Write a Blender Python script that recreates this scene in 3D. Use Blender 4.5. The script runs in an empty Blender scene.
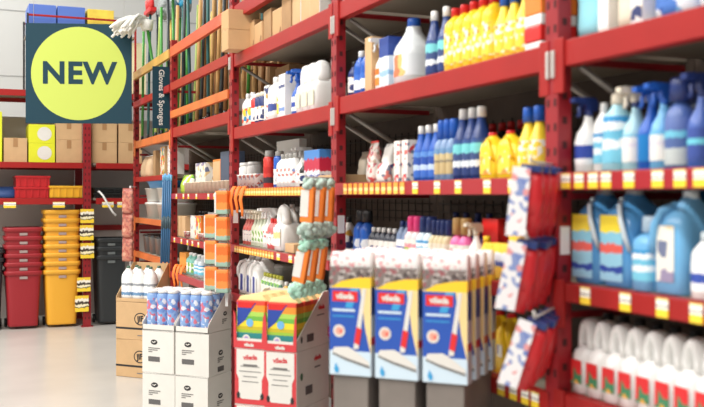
import bpy, bmesh, math, random, sys
from functools import lru_cache
from math import pi, sin, cos, radians, atan2
from mathutils import Vector, Matrix

random.seed(7)
SC = bpy.context.scene
COL = SC.collection

# ------------------------------------------------------------------ camera, world, lights
FPX, YAW, CAMH, HOR, XV = 950.0, radians(22.9), 1.5, 196.0, -50.0
cam = bpy.data.cameras.new('camera')
cam.sensor_width = 36.0
cam.lens = FPX / 704 * 36.0
cam.shift_y = -(203.5 - HOR) / 704
cam.clip_start = 0.05
cam.clip_end = 100
cam.dof.use_dof = True
cam.dof.focus_distance = 7.6
cam.dof.aperture_fstop = 2.6
camo = bpy.data.objects.new('camera', cam)
camo.location = (0, 0, CAMH)
camo.rotation_euler = (pi / 2, 0, -YAW)
COL.objects.link(camo)
SC.camera = camo

SC.view_settings.view_transform = 'Standard'
SC.view_settings.look = 'None'
SC.view_settings.gamma = 1.0
SC.view_settings.use_curve_mapping = False
SC.view_settings.exposure = -0.55

w = bpy.data.worlds.new('store_ambient')
SC.world = w
w.use_nodes = True
w.node_tree.nodes['Background'].inputs[0].default_value = (1.0, 0.97, 0.93, 1)
w.node_tree.nodes['Background'].inputs[1].default_value = 0.75


def area(name, loc, size, power, rot=(0, 0, 0), color=(1, 0.965, 0.91)):
    l = bpy.data.lights.new(name, 'AREA')
    l.shape = 'RECTANGLE'
    l.size, l.size_y = size
    l.energy = power
    l.color = color
    o = bpy.data.objects.new(name, l)
    o.location = loc
    o.rotation_euler = rot
    COL.objects.link(o)
    return o


# the strip lights of the hall, two rows along the aisle, high above it
for i in range(5):
    area('ceiling_lamp', (-0.9, -1.5 + 3.2 * i, 6.0), (0.5, 2.6), 185)
for i in range(3):
    area('ceiling_lamp', (-4.6, 0.2 + 4.0 * i, 6.2), (0.6, 2.8), 430)
area('ceiling_lamp', (1.3, 10.4, 5.8), (2.6, 0.5), 60)


# ------------------------------------------------------------------ materials
def lin(c):
    return tuple(((v / 255) / 12.92 if v / 255 <= 0.04045 else ((v / 255 + 0.055) / 1.055) ** 2.4) for v in c)


MATS = {}


def mat(name, rgb, rough=0.45, metal=0.0, noise=0.0, nscale=20.0, trans=0.0, spec=0.5, bump=0.0):
    if name in MATS:
        return MATS[name]
    m = bpy.data.materials.new(name)
    m.use_nodes = True
    nt = m.node_tree
    b = nt.nodes['Principled BSDF']
    c = lin(rgb)
    b.inputs['Base Color'].default_value = (*c, 1)
    b.inputs['Roughness'].default_value = rough
    b.inputs['Metallic'].default_value = metal
    b.inputs['Specular IOR Level'].default_value = spec
    if trans:
        b.inputs['Transmission Weight'].default_value = trans
        b.inputs['IOR'].default_value = 1.2
    if noise or bump:
        tc = nt.nodes.new('ShaderNodeTexCoord')
        n = nt.nodes.new('ShaderNodeTexNoise')
        n.inputs['Scale'].default_value = nscale
        n.inputs['Detail'].default_value = 5
        nt.links.new(tc.outputs['Object'], n.inputs['Vector'])
        if noise:
            r = nt.nodes.new('ShaderNodeValToRGB')
            r.color_ramp.elements[0].position = 0.3
            r.color_ramp.elements[1].position = 0.7
            r.color_ramp.elements[0].color = (*[v * (1 - noise) for v in c], 1)
            r.color_ramp.elements[1].color = (*[min(1, v * (1 + noise)) for v in c], 1)
            nt.links.new(n.outputs['Fac'], r.inputs['Fac'])
            nt.links.new(r.outputs['Color'], b.inputs['Base Color'])
        if bump:
            bp = nt.nodes.new('ShaderNodeBump')
            bp.inputs['Strength'].default_value = bump
            bp.inputs['Distance'].default_value = 0.02
            nt.links.new(n.outputs['Fac'], bp.inputs['Height'])
            nt.links.new(bp.outputs['Normal'], b.inputs['Normal'])
    MATS[name] = m
    return m


def bands(name, stops, axis='Z', wob=0.03, wscale=6.0, rough=0.4, coord='Generated'):
    """printed bands along an axis of the part (constant colour steps with a wavy edge)"""
    if name in MATS:
        return MATS[name]
    m = bpy.data.materials.new(name)
    m.use_nodes = True
    nt = m.node_tree
    b = nt.nodes['Principled BSDF']
    b.inputs['Roughness'].default_value = rough
    tc = nt.nodes.new('ShaderNodeTexCoord')
    sp = nt.nodes.new('ShaderNodeSeparateXYZ')
    nt.links.new(tc.outputs[coord], sp.inputs[0])
    n = nt.nodes.new('ShaderNodeTexNoise')
    n.inputs['Scale'].default_value = wscale
    nt.links.new(tc.outputs[coord], n.inputs['Vector'])
    ma = nt.nodes.new('ShaderNodeMath')
    ma.operation = 'MULTIPLY_ADD'
    nt.links.new(n.outputs['Fac'], ma.inputs[0])
    ma.inputs[1].default_value = wob * 2
    ad = nt.nodes.new('ShaderNodeMath')
    ad.operation = 'SUBTRACT'
    nt.links.new(sp.outputs[axis], ad.inputs[0])
    ad.inputs[1].default_value = wob
    nt.links.new(ad.outputs[0], ma.inputs[2])
    r = nt.nodes.new('ShaderNodeValToRGB')
    cr = r.color_ramp
    cr.interpolation = 'CONSTANT'
    while len(cr.elements) < len(stops):
        cr.elements.new(0.5)
    for e, (p, c) in zip(cr.elements, stops):
        e.position = p
        e.color = (*lin(c), 1)
    nt.links.new(ma.outputs[0], r.inputs['Fac'])
    nt.links.new(r.outputs['Color'], b.inputs['Base Color'])
    MATS[name] = m
    return m


def printed(name, base, inks, scale=25.0, amount=0.45, rough=0.4):
    """a printed label: a ground colour with small blots of ink"""
    if name in MATS:
        return MATS[name]
    m = bpy.data.materials.new(name)
    m.use_nodes = True
    nt = m.node_tree
    b = nt.nodes['Principled BSDF']
    b.inputs['Roughness'].default_value = rough
    tc = nt.nodes.new('ShaderNodeTexCoord')
    v = nt.nodes.new('ShaderNodeTexVoronoi')
    v.inputs['Scale'].default_value = scale
    nt.links.new(tc.outputs['Object'], v.inputs['Vector'])
    sp = nt.nodes.new('ShaderNodeSeparateColor')
    nt.links.new(v.outputs['Color'], sp.inputs[0])
    r = nt.nodes.new('ShaderNodeValToRGB')
    cr = r.color_ramp
    cr.interpolation = 'CONSTANT'
    k = len(inks)
    while len(cr.elements) < k + 1:
        cr.elements.new(0.5)
    cr.elements[0].position = 0
    cr.elements[0].color = (*lin(base), 1)
    for i, c in enumerate(inks):
        cr.elements[i + 1].position = (1 - amount) + amount * i / k
        cr.elements[i + 1].color = (*lin(c), 1)
    nt.links.new(sp.outputs[0], r.inputs['Fac'])
    nt.links.new(r.outputs['Color'], b.inputs['Base Color'])
    MATS[name] = m
    return m


RED_BEAM = mat('beam_red', (160, 33, 31), 0.45, spec=0.3, noise=0.06, nscale=6)
RED_POST = mat('upright_red', (150, 28, 36), 0.42, noise=0.08, nscale=8)
RED_RAIL = mat('rail_red', (166, 34, 42), 0.4)
ORANGE_BEAM = mat('worn_orange_beam', (205, 105, 48), 0.45, noise=0.15, nscale=5)
SLOT = mat('slot_dark', (70, 14, 16), 0.7)
STEEL = mat('clip_steel', (205, 203, 198), 0.35, 0.3)
BRACE = mat('brace_grey', (150, 145, 138), 0.4, 0.5)
PANEL = mat('shelf_board', (150, 140, 126), 0.6, noise=0.08, nscale=4)
BACK = mat('back_panel_brown', (84, 70, 60), 0.7, noise=0.25, nscale=5)
MESHDARK = mat('wire_dark', (60, 55, 52), 0.5, 0.3)
CARD = mat('brown_cardboard', (204, 168, 124), 0.8, noise=0.06, nscale=9)
CARD2 = mat('brown_cardboard_dull', (168, 132, 92), 0.8, noise=0.08, nscale=9)
WCARD = mat('white_cardboard', (222, 220, 214), 0.7, noise=0.03, nscale=9)
TAPE = mat('tape_tan', (170, 128, 84), 0.5)
INK = mat('ink_black', (40, 38, 40), 0.6)
INKG = mat('ink_grey', (120, 118, 116), 0.6)
WHITE = mat('white_plastic', (236, 236, 234), 0.35)
CREAM = mat('cream_plastic', (226, 216, 196), 0.4)
GREYP = mat('grey_plastic', (168, 166, 162), 0.4)
YELLOW = mat('yellow_plastic', (247, 206, 40), 0.35)
PALEY = mat('pale_yellow', (250, 234, 168), 0.4)
REDP = mat('red_plastic', (214, 40, 38), 0.35)
NAVY = mat('navy_plastic', (34, 52, 110), 0.35)
BLUE = mat('blue_plastic', (34, 92, 186), 0.35)
SKY = mat('sky_plastic', (112, 178, 224), 0.3)
AQUA = mat('aqua_liquid', (96, 196, 214), 0.25)
BLUELIQ = mat('blue_liquid', (80, 148, 204), 0.22)
DEEPLIQ = mat('deep_blue_liquid', (28, 92, 140), 0.22)
CLEARISH = mat('milky_clear', (206, 218, 224), 0.25)
BLACK = mat('black_plastic', (30, 30, 32), 0.4)
PINK = mat('pink_plastic', (232, 60, 128), 0.35)
ORANGE = mat('orange_plastic', (240, 130, 46), 0.45)
GREEN = mat('green_plastic', (84, 170, 64), 0.45)
LIME = mat('lime_plastic', (176, 216, 60), 0.45)
MINT = mat('mint_fluff', (172, 216, 196), 0.9, noise=0.3, nscale=40)
GREYFL = mat('grey_fluff', (150, 156, 156), 0.9, noise=0.4, nscale=40)
WOOD = mat('handle_wood', (206, 164, 104), 0.6, noise=0.12, nscale=6)
TEAL = mat('sign_teal', (32, 64, 78), 0.6, spec=0.2)
SIGNLIME = mat('sign_lime', (196, 212, 100), 0.6, spec=0.2)


# ------------------------------------------------------------------ mesh helpers
class MB:
    """collects shapes with materials; build() gives one mesh"""

    def __init__(self):
        self.v, self.f, self.m, self.sm, self.mats = [], [], [], [], []

    def mi(self, m):
        if m not in self.mats:
            self.mats.append(m)
        return self.mats.index(m)

    def add(self, verts, faces, m, smooth=False):
        o = len(self.v)
        self.v += [tuple(p) for p in verts]
        self.f += [tuple(i + o for i in f) for f in faces]
        k = self.mi(m)
        self.m += [k] * len(faces)
        self.sm += [smooth] * len(faces)
        return self

    def box(self, c, s, m, bev=0.0, rot=None):
        if bev:
            bm = bmesh.new()
            bmesh.ops.create_cube(bm, size=1)
            bmesh.ops.scale(bm, vec=s, verts=bm.verts)
            bmesh.ops.bevel(bm, geom=bm.edges[:], offset=bev, segments=2, affect='EDGES', profile=0.6)
            bm.verts.index_update()
            vs = [v.co.copy() for v in bm.verts]
            fs = [[v.index for v in f.verts] for f in bm.faces]
            bm.free()
        else:
            hx, hy, hz = s[0] / 2, s[1] / 2, s[2] / 2
            vs = [Vector((x * hx, y * hy, z * hz)) for x in (-1, 1) for y in (-1, 1) for z in (-1, 1)]
            fs = [(0, 1, 3, 2), (4, 6, 7, 5), (0, 4, 5, 1), (2, 3, 7, 6), (0, 2, 6, 4), (1, 5, 7, 3)]
        if rot is not None:
            vs = [rot @ v for v in vs]
        return self.add([v + Vector(c) for v in vs], fs, m)

    def loft(self, secs, m, n=20, smooth=True, cap0=True, cap1=True):
        """secs: (z, rx, ry, exponent, cx, cy)"""
        vs, fs = [], []
        for s in secs:
            z, rx, ry = s[:3]
            e = s[3] if len(s) > 3 else 2
            cx = s[4] if len(s) > 4 else 0
            cy = s[5] if len(s) > 5 else 0
            for k in range(n):
                t = 2 * pi * k / n + pi / n
                a, b = cos(t), sin(t)
                vs.append((cx + rx * math.copysign(abs(a) ** (2 / e), a), cy + ry * math.copysign(abs(b) ** (2 / e), b), z))
        for i in range(len(secs) - 1):
            for k in range(n):
                k2 = (k + 1) % n
                fs.append((i * n + k, i * n + k2, (i + 1) * n + k2, (i + 1) * n + k))
        if cap0:
            fs.append(tuple(range(n - 1, -1, -1)))
        if cap1:
            fs.append(tuple((len(secs) - 1) * n + k for k in range(n)))
        return self.add(vs, fs, m, smooth)

    def tube(self, pts, r, m, n=10, r2=None, caps=True):
        pts = [Vector(p) for p in pts]
        vs, fs = [], []
        up0 = None
        for i, p in enumerate(pts):
            d = (pts[min(i + 1, len(pts) - 1)] - pts[max(i - 1, 0)]).normalized()
            if up0 is None:
                up0 = Vector((0, 0, 1)) if abs(d.z) < 0.9 else Vector((1, 0, 0))
            a = d.cross(up0)
            if a.length < 1e-4:
                a = d.cross(Vector((0, 1, 0)))
            a.normalize()
            b = a.cross(d).normalized()
            up0 = b
            ra, rb = r if isinstance(r, tuple) else (r, r)
            if r2 is not None:
                qa, qb = r2 if isinstance(r2, tuple) else (r2, r2)
                f = i / (len(pts) - 1)
                ra, rb = ra + (qa - ra) * f, rb + (qb - rb) * f
            for k in range(n):
                t = 2 * pi * k / n
                vs.append(p + a * ra * cos(t) + b * rb * sin(t))
        for i in range(len(pts) - 1):
            for k in range(n):
                k2 = (k + 1) % n
                fs.append((i * n + k, i * n + k2, (i + 1) * n + k2, (i + 1) * n + k))
        if caps:
            fs.append(tuple(range(n - 1, -1, -1)))
            fs.append(tuple((len(pts) - 1) * n + k for k in range(n)))
        return self.add(vs, fs, m, True)

    def prism(self, outline, x0, x1, m, smooth=False):
        """outline in (y, z), extruded along x"""
        n = len(outline)
        ar = sum(outline[i][0] * outline[(i + 1) % n][1] - outline[(i + 1) % n][0] * outline[i][1] for i in range(n))
        if ar < 0:
            outline = outline[::-1]
        vs = [(x0, y, z) for y, z in outline] + [(x1, y, z) for y, z in outline]
        fs = [tuple(range(n - 1, -1, -1)), tuple(range(n, 2 * n))]
        fs += [(i, (i + 1) % n, n + (i + 1) % n, n + i) for i in range(n)]
        return self.add(vs, fs, m, smooth)

    def flat(self, outline, x, m, y0=0.0, z0=0.0):
        """a thin printed patch facing -x, outline in (y, z)"""
        return self.prism([(a + y0, b + z0) for a, b in outline], x - 0.0006, x, m)

    def text(self, s, x, y, z, size, m, off=0.0, depth=0.0008, rot=None, align='CENTER', space=1.0):
        """lettering that reads from -x (left is +y)"""
        cu = bpy.data.curves.new('t', 'FONT')
        cu.body = s
        cu.size = size
        cu.align_x = align
        cu.align_y = 'CENTER'
        cu.offset = off
        cu.space_character = space
        cu.extrude = depth / 2
        cu.resolution_u = 3
        ob = bpy.data.objects.new('t', cu)
        me = bpy.data.meshes.new_from_object(ob)
        R = Matrix(((0, 0, -1), (-1, 0, 0), (0, 1, 0)))
        vs = []
        for v in me.vertices:
            co = v.co.copy()
            if rot:
                co = Matrix.Rotation(rot, 3, 'Z') @ co
            vs.append(R @ co + Vector((x, y, z)))
        fs = [tuple(p.vertices) for p in me.polygons]
        bpy.data.objects.remove(ob)
        bpy.data.meshes.remove(me)
        bpy.data.curves.remove(cu)
        return self.add(vs, fs, m)

    def turn(self, rz=0.0, off=(0, 0, 0), rot=None):
        R = rot if rot is not None else Matrix.Rotation(rz, 3, 'Z')
        o = Vector(off)
        self.v = [tuple(R @ Vector(p) + o) for p in self.v]
        return self

    def build(self, name='part'):
        me = bpy.data.meshes.new(name)
        me.from_pydata(self.v, [], self.f)
        for m in self.mats:
            me.materials.append(m)
        me.polygons.foreach_set('material_index', self.m)
        me.polygons.foreach_set('use_smooth', self.sm)
        me.update()
        return me


def circle(r, n=24, ry=None, a0=0.0):
    return [(r * cos(2 * pi * k / n + a0), (ry or r) * sin(2 * pi * k / n + a0)) for k in range(n)]


def rect(y0, y1, z0, z1):
    return [(y0, z0), (y1, z0), (y1, z1), (y0, z1)]


# ------------------------------------------------------------------ objects
def link(name, data, parent=None, loc=(0, 0, 0), rz=0.0):
    o = bpy.data.objects.new(name, data)
    COL.objects.link(o)
    o.location = loc
    o.rotation_euler = (0, 0, rz)
    if parent:
        o.parent = parent
    return o


LABELS = {}


def tag(o, label, cat, group=None, kind=None):
    if label:
        n = len(label.split())
        if n > 16 or n < 4:
            sys.stderr.write(f'LABEL LENGTH {n} {label}\n')
        if label in LABELS:
            print('DUP LABEL', label)
        LABELS[label] = 1
        o['label'] = label
        o['category'] = cat
    if group:
        o['group'] = group
    if kind:
        o['kind'] = kind


def place(spec, name, label, cat, loc, rz=0.0, group=None):
    """spec: list of (part name, mesh, [sub specs]) ; a spec of one bare mesh becomes one mesh object"""
    if len(spec) == 1 and not spec[0][2]:
        o = link(name, spec[0][1], None, loc, rz)
    else:
        o = link(name, None, None, loc, rz)
        o.empty_display_size = 0.05
        for pn, me, subs in spec:
            p = link(pn, me, o)
            for sn, sm, _ in subs:
                link(sn, sm, p)
    tag(o, label, cat, group)
    return o


def structure(name, me, loc=(0, 0, 0)):
    o = link(name, me, None, loc)
    o['kind'] = 'structure'
    return o


ORD = ['leftmost', 'second', 'third', 'fourth', 'fifth', 'sixth', 'seventh', 'eighth', 'ninth', 'tenth',
       'eleventh', 'twelfth', 'thirteenth', 'fourteenth', 'fifteenth', 'sixteenth', 'seventeenth', 'eighteenth', 'nineteenth', 'twentieth',
       'twenty-first', 'twenty-second', 'twenty-third', 'twenty-fourth', 'twenty-fifth', 'twenty-sixth', 'twenty-seventh', 'twenty-eighth', 'twenty-ninth', 'thirtieth']


def ordinal(i, n):
    if n == 2:
        return ['left one', 'right one'][i]
    if i == n - 1:
        return 'rightmost'
    return ORD[i]


# place on the run of shelving (front face at x = XF, running along y)
XF = 1.70
KX = cos(YAW)


def ypx(px, X):
    zc = FPX * X / (KX * (px - XV))
    return (zc - X * sin(YAW)) / KX


def gpt(px, zc):
    """point seen at column px at depth zc"""
    X = zc * KX * (px - XV) / FPX
    return X, (zc - X * sin(YAW)) / KX


def xback(px, Y):
    k = (px - XV) * KX / FPX
    zc = Y * KX / (1 - k * sin(YAW))
    return k * zc


PLACED = []
BAYS = []          # filled once the uprights are known


def bounds(spec):
    xs, ys, zs = [], [], []
    for _, me, subs in spec:
        for v in me.vertices:
            xs.append(v.co.x)
            ys.append(v.co.y)
            zs.append(v.co.z)
    return min(xs), max(xs), min(ys), max(ys), min(zs), max(zs)


def row(spec, name, cat, desc, where, pxs, X, z, group=None, jit=0.004, rz=0.0, front=False):
    """items standing on a shelf; pxs: a single column or (first, last, count) of the item centres, left to right in the photo"""
    XP = XF + .03 if front else X
    if isinstance(pxs, tuple):
        a, b, n = pxs
        ya, yb = ypx(a, XP), ypx(b, XP)
        ys = [ya + (yb - ya) * i / (n - 1) for i in range(n)]
        mid = (ya + yb) / 2
    else:
        ys = [ypx(pxs, XP)]
        mid = ys[0]
    n = len(ys)
    specs = [spec(i) if callable(spec) else spec for i in range(n)]
    spec = specs[0]
    bd = list(bounds(spec))
    sx = sy = 1.0
    if n > 1:
        pitch = abs(ys[1] - ys[0]) * .985
        if pitch < bd[3] - bd[2]:
            sy = max(.62, pitch / (bd[3] - bd[2]))
            sx = min(1.22, 1 / sy)
            bd[0], bd[1], bd[2], bd[3] = bd[0] * sx, bd[1] * sx, bd[2] * sy, bd[3] * sy
    bay_y = BAYS[0] if mid < BAYS[0][1] else None
    for lo, hi in BAYS:
        if lo <= mid <= hi:
            bay_y = (lo, hi)
    if bay_y is None:
        bay_y = min(BAYS, key=lambda q: abs((q[0] + q[1]) / 2 - mid))
    lo, hi = bay_y[0] + .038 - bd[2], bay_y[1] - .038 - bd[3]
    X = max(X, XF + .018 - bd[0])
    for i, y in enumerate(ys):
        lab = f'{desc} {where}'
        if n > 1:
            lab += f', {ordinal(i, n)}' if i in (0, n - 1) else f', {ordinal(i, n)} from left'
        x = X + random.uniform(0, jit)
        o = place(specs[i], name, lab, cat, (x, min(max(y, lo), hi), z), rz + random.uniform(-0.04, 0.04), group)
        o.scale = (sx, sy, 1)
        PLACED.append([o, bd, lo, hi])


def settle():
    """shift neighbours along the shelf until none of them share the same space"""
    P = [[o, o.location.x + b[0], o.location.x + b[1], b, o.location.z + b[4], o.location.z + b[5], lo, hi, o.location.y] for o, b, lo, hi in PLACED]
    for it in range(160):
        moved = 0
        for i in range(len(P)):
            p = P[i]
            for j in range(i + 1, len(P)):
                q = P[j]
                if abs(p[8] - q[8]) > .6 or p[1] >= q[2] or q[1] >= p[2] or p[4] >= q[5] - .003 or q[4] >= p[5] - .003:
                    continue
                a, b = (p, q) if p[8] <= q[8] else (q, p)
                ov = (a[8] + a[3][3]) - (b[8] + b[3][2]) + .002
                if ov > 0:
                    moved += 1
                    a[8] = max(a[8] - ov * .5, a[6])
                    b[8] = min(b[8] + ov * .5, b[7])
        if not moved:
            break
    left = 0
    for p in P:
        p[0].location.y = p[8]
    print('SETTLE', it, moved)


# ------------------------------------------------------------------ product kit (front faces -x)
SHAPES = {
    'round': [(0, .93), (.015, 1), (.62, 1), (.70, .93), (.78, .66), (.84, .42), (.86, .38), (.87, .38)],
    'slim': [(0, .93), (.015, 1), (.50, 1), (.58, .9), (.70, .62), (.80, .45), (.86, .40), (.87, .40)],
    'waist': [(0, .95), (.015, 1), (.30, .98), (.45, .88), (.58, .98), (.70, .9), (.79, .58), (.85, .42), (.87, .40)],
    'square': [(0, .95), (.015, 1), (.66, 1), (.74, .94), (.80, .70), (.84, .48), (.87, .44)],
    'jar': [(0, .95), (.02, 1), (.78, 1), (.83, .92), (.86, .9)],
    'can': [(0, .97), (.01, 1), (.80, 1), (.84, .88), (.86, .7)],
}


@lru_cache(None)
def bottle(h, w, d, body, cap, label=None, shape='round', e=2.0, lz=(0.12, 0.55), capr=None, capz=0.87):
    pr = SHAPES[shape]
    k = capz / 0.87
    secs = [(z * k * h, d / 2 * r, w / 2 * r, e if r > .6 else 2) for z, r in pr]
    parts = [('body', MB().loft(secs, body).build('bottle_body'), [])]
    cr = capr or min(w, d) / 2 * (pr[-1][1] + .06)
    z0 = (capz - .015) * h
    parts.append(('cap', MB().loft([(z0, cr, cr), (z0 + (h - z0) * .9, cr * .94, cr * .94), (h, cr * .8, cr * .8)], cap, 14).build('bottle_cap'), []))
    if label:
        def rad(f):
            f /= k
            for (z1, r1), (z2, r2) in zip(pr, pr[1:]):
                if z1 <= f <= z2:
                    return r1 + (r2 - r1) * (f - z1) / (z2 - z1)
            return pr[-1][1]
        ls = []
        for i in range(6):
            f = lz[0] + (lz[1] - lz[0]) * i / 5
            r = rad(f)
            ls.append((f * h, d / 2 * r + .0012, w / 2 * r + .0012, e))
        parts.append(('label', MB().loft(ls, label, cap0=False, cap1=False).build('bottle_label'), []))
    return parts


@lru_cache(None)
def spray(h, w, d, body, head, label=None, e=2.6, lz=(.1, .42), neck=None):
    secs = [(0, d / 2 * .95, w / 2 * .95, e), (.012 * h, d / 2, w / 2, e), (.42 * h, d / 2, w / 2, e), (.52 * h, d / 2 * .86, w / 2 * .84, e),
            (.62 * h, d / 2 * .52, w / 2 * .52, 2), (.72 * h, d / 2 * .36, w / 2 * .36, 2), (.76 * h, d / 2 * .34, w / 2 * .36, 2)]
    parts = [('body', MB().loft(secs, body).build('spray_body'), [])]
    hd = MB()
    rc = min(w, d) / 2 * .46
    hd.loft([(.75 * h, rc, rc), (.83 * h, rc * .95, rc * .95)], neck or head, 14)
    t = rc * .8
    o = [(.035, .82), (.035, .94), (.02, 1.0), (-.055, 1.0), (-.075, .985), (-.075, .93), (-.05, .92), (-.02, .9), (-.015, .82)]
    # side profile in (x, z); extruded across y
    q = MB().prism([(x * h / .28, z * h) for x, z in o], -t, t, head)
    q.v = [(b, a, c) for a, b, c in q.v]
    q.f = [f[::-1] for f in q.f]
    hd.add(q.v, q.f, head)
    parts.append(('spray_head', hd.build('spray_head'), []))
    tr = MB().tube([(-.03 * h / .28, 0, .92 * h), (-.045 * h / .28, 0, .86 * h), (-.042 * h / .28, 0, .79 * h), (-.05 * h / .28, 0, .74 * h)], t * .55, head, 8)
    parts.append(('trigger', tr.build('trigger'), []))
    if label:
        parts.append(('label', MB().loft([(lz[0] * h, d / 2 + .001, w / 2 + .001, e), (lz[1] * h, d / 2 + .001, w / 2 + .001, e)], label,
                                         cap0=False, cap1=False).build('spray_label'), []))
    return parts


@lru_cache(None)
def loop_jug(h, w, d, body, cap, label, lz=(.1, .42), off=0.0):
    """jug whose top is an arched loop handle with an oval hole facing the aisle"""
    e = 4
    b = MB()
    b.loft([(0, d / 2 * .96, w / 2 * .94, e), (.015 * h, d / 2, w / 2, e), (.46 * h, d / 2, w / 2, e), (.54 * h, d / 2 * .93, w / 2 * .98, e),
            (.60 * h, d / 2 * .7, w / 2 * .88, 3)], body)
    b.loft([(.56 * h, d * .2, w * .36, 2.6, d * .22), (.78 * h, d * .15, w * .32, 2.4, d * .2), (.90 * h, d * .1, w * .2, 2, d * .17), (.93 * h, d * .09, w * .17, 2, d * .17)], body, 14)
    arch = []
    for k in range(13):
        t = pi * k / 12
        arch.append((-d * .18, cos(t) * w * .30, .57 * h + (sin(t) ** .7) * .33 * h))
    parts = [('body', b.build('jug_body'), []),
             ('handle', MB().tube(arch, (w * .185, d * .19), body, 12).build('jug_handle'), []),
             ('cap', MB().loft([(.91 * h, d * .11, d * .11, 2, d * .17), (h, d * .10, d * .10, 2, d * .17)], cap, 14).build('jug_cap'), []),
             ('label', MB().flat(rect(-w * .36, w * .36, lz[0] * h, lz[1] * h), -d / 2 - .001, label).build('jug_label'), [])]
    return parts


@lru_cache(None)
def handle_jug(h, w, d, body, cap, label, lz=(.08, .5), hand=None, ly=(-.4, .4), neck=-0.12):
    """rectangular jug with sloping shoulder, a neck to one side and a slanting grip; label patch on the front"""
    e = 5
    b = MB().loft([(0, d / 2 * .95, w / 2 * .95, e), (.02 * h, d / 2, w / 2, e), (.66 * h, d / 2, w / 2, e), (.75 * h, d / 2 * .9, w / 2 * .8, 4, 0, neck * w * .4),
                   (.84 * h, d / 2 * .6, w / 2 * .52, 3, 0, neck * w * .8), (.91 * h, d / 2 * .4, w / 2 * .34, 2, 0, neck * w), (.93 * h, d / 2 * .36, w / 2 * .32, 2, 0, neck * w)], body)
    cr = min(w, d) * .19
    parts = [('body', b.build('jug_body'), []),
             ('cap', MB().loft([(.92 * h, cr, cr, 2, 0, neck * w), (h, cr * .92, cr * .92, 2, 0, neck * w)], cap, 16).build('jug_cap'), [])]
    s = -1 if neck > 0 else 1
    hp = [(-d * .3, neck * w + s * w * .05, .86 * h), (-d * .5, s * w * .16, .80 * h), (-d * .56, s * w * .30, .66 * h), (-d * .54, s * w * .40, .50 * h), (-d * .46, s * w * .42, .38 * h)]
    parts.append(('handle', MB().tube(hp, (w * .055, d * .07), hand or body, 10).build('jug_handle'), []))
    if label:
        parts.append(('label', MB().flat(rect(ly[0] * w, ly[1] * w, lz[0] * h, lz[1] * h), -d / 2 - .0012, label).build('jug_label'), []))
    return parts


@lru_cache(None)
def carton(h, w, d, m, front=None, lid=None, marks=None, fz=(0.06, .94), bev=.003):
    b = MB().box((0, 0, h / 2), (d, w, h), m, bev)
    parts = [('box', b.build('carton_box'), [])]
    if front:
        parts.append(('printed_front', MB().flat(rect(-w * .46, w * .46, fz[0] * h, fz[1] * h), -d / 2 - .0004, front).build('carton_front'), []))
    if lid:
        parts.append(('lid', MB().box((0, 0, h + .004), (d * 1.02, w * 1.02, .02), lid, .003).build('carton_lid'), []))
    if marks == 'tape':
        t = MB().box((0, 0, h + .0006), (d * 1.001, .05, .0012), TAPE)
        parts.append(('tape', t.build('carton_tape'), []))
    return parts


@lru_cache(None)
def pouch(h, w, d, m, top=None, seed=1):
    rnd = random.Random(seed)
    n = 20
    b = MB()
    secs = []
    for i in range(9):
        f = i / 8
        r = [.9, 1, 1.02, 1, .95, .88, .7, .4, .08][i]
        ww = [.96, 1, 1.0, .99, .99, .98, .99, 1.0, 1.0][i]
        secs.append((f * h, d / 2 * r, w / 2 * ww * (1 + rnd.uniform(-.02, .02)), 3, rnd.uniform(-.04, .04) * d, rnd.uniform(-.02, .02) * w))
    parts = [('bag', b.loft(secs, m, n).build('pouch_bag'), [])]
    if top:
        parts.append(('header', MB().box((0, 0, h * .97), (.004, w * .96, h * .16), top, .001).build('pouch_header'), []))
    return parts


@lru_cache(None)
def pump(h, w, d, body, cap, label=None):
    secs = [(0, d / 2 * .95, w / 2 * .95, 2.6), (.012 * h, d / 2, w / 2, 2.6), (.58 * h, d / 2, w / 2, 2.6), (.66 * h, d / 2 * .7, w / 2 * .7, 2), (.70 * h, d / 2 * .5, w / 2 * .5, 2)]
    parts = [('body', MB().loft(secs, body).build('pump_body'), []),
             ('cap', MB().loft([(.68 * h, d * .34, w * .34), (.97 * h, d * .32, w * .32), (h, d * .26, w * .26)], cap, 16).build('pump_cap'), [])]
    if label:
        parts.append(('label', MB().loft([(.1 * h, d / 2 + .001, w / 2 + .001, 2.6), (.52 * h, d / 2 + .001, w / 2 + .001, 2.6)], label, cap0=False, cap1=False).build('pump_label'), []))
    return parts


@lru_cache(None)
def tub(h, w, d, m, lid=None, e=4):
    b = MB().loft([(0, d / 2 * .86, w / 2 * .86, e), (h * .92, d / 2 * .96, w / 2 * .96, e), (h * .93, d / 2, w / 2, e), (h, d / 2, w / 2, e)], m)
    parts = [('tub', b.build('tub_body'), [])]
    if lid:
        parts.append(('lid', MB().loft([(h * .98, d / 2 * 1.02, w / 2 * 1.02, e), (h * 1.06, d / 2 * 1.0, w / 2 * 1.0, e), (h * 1.1, d / 2 * .8, w / 2 * .8, e)], lid).build('tub_lid'), []))
    return parts


# ------------------------------------------------------------------ room
WALL = mat('wall_panel', (196, 198, 196), 0.7, noise=0.02, nscale=2)
JOINT = mat('wall_joint', (160, 162, 161), 0.7)
YB = 12.75
wl = MB().box((1.0, YB + .05, 3.2), (12, .1, 6.6), WALL)
for z in (1.3, 2.2, 3.02, 3.85, 4.7):
    wl.box((1.0, YB - .002, z), (12, .006, .012), JOINT)
structure('wall_back', wl.build('wall_back'))


def concrete():
    m = mat('polished_concrete', (196, 193, 187), 0.28, noise=0.08, nscale=1.6)
    return m


structure('floor', MB().box((1.0, 5.5, -.05), (12, 15, .1), concrete()).build('floor'))


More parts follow.
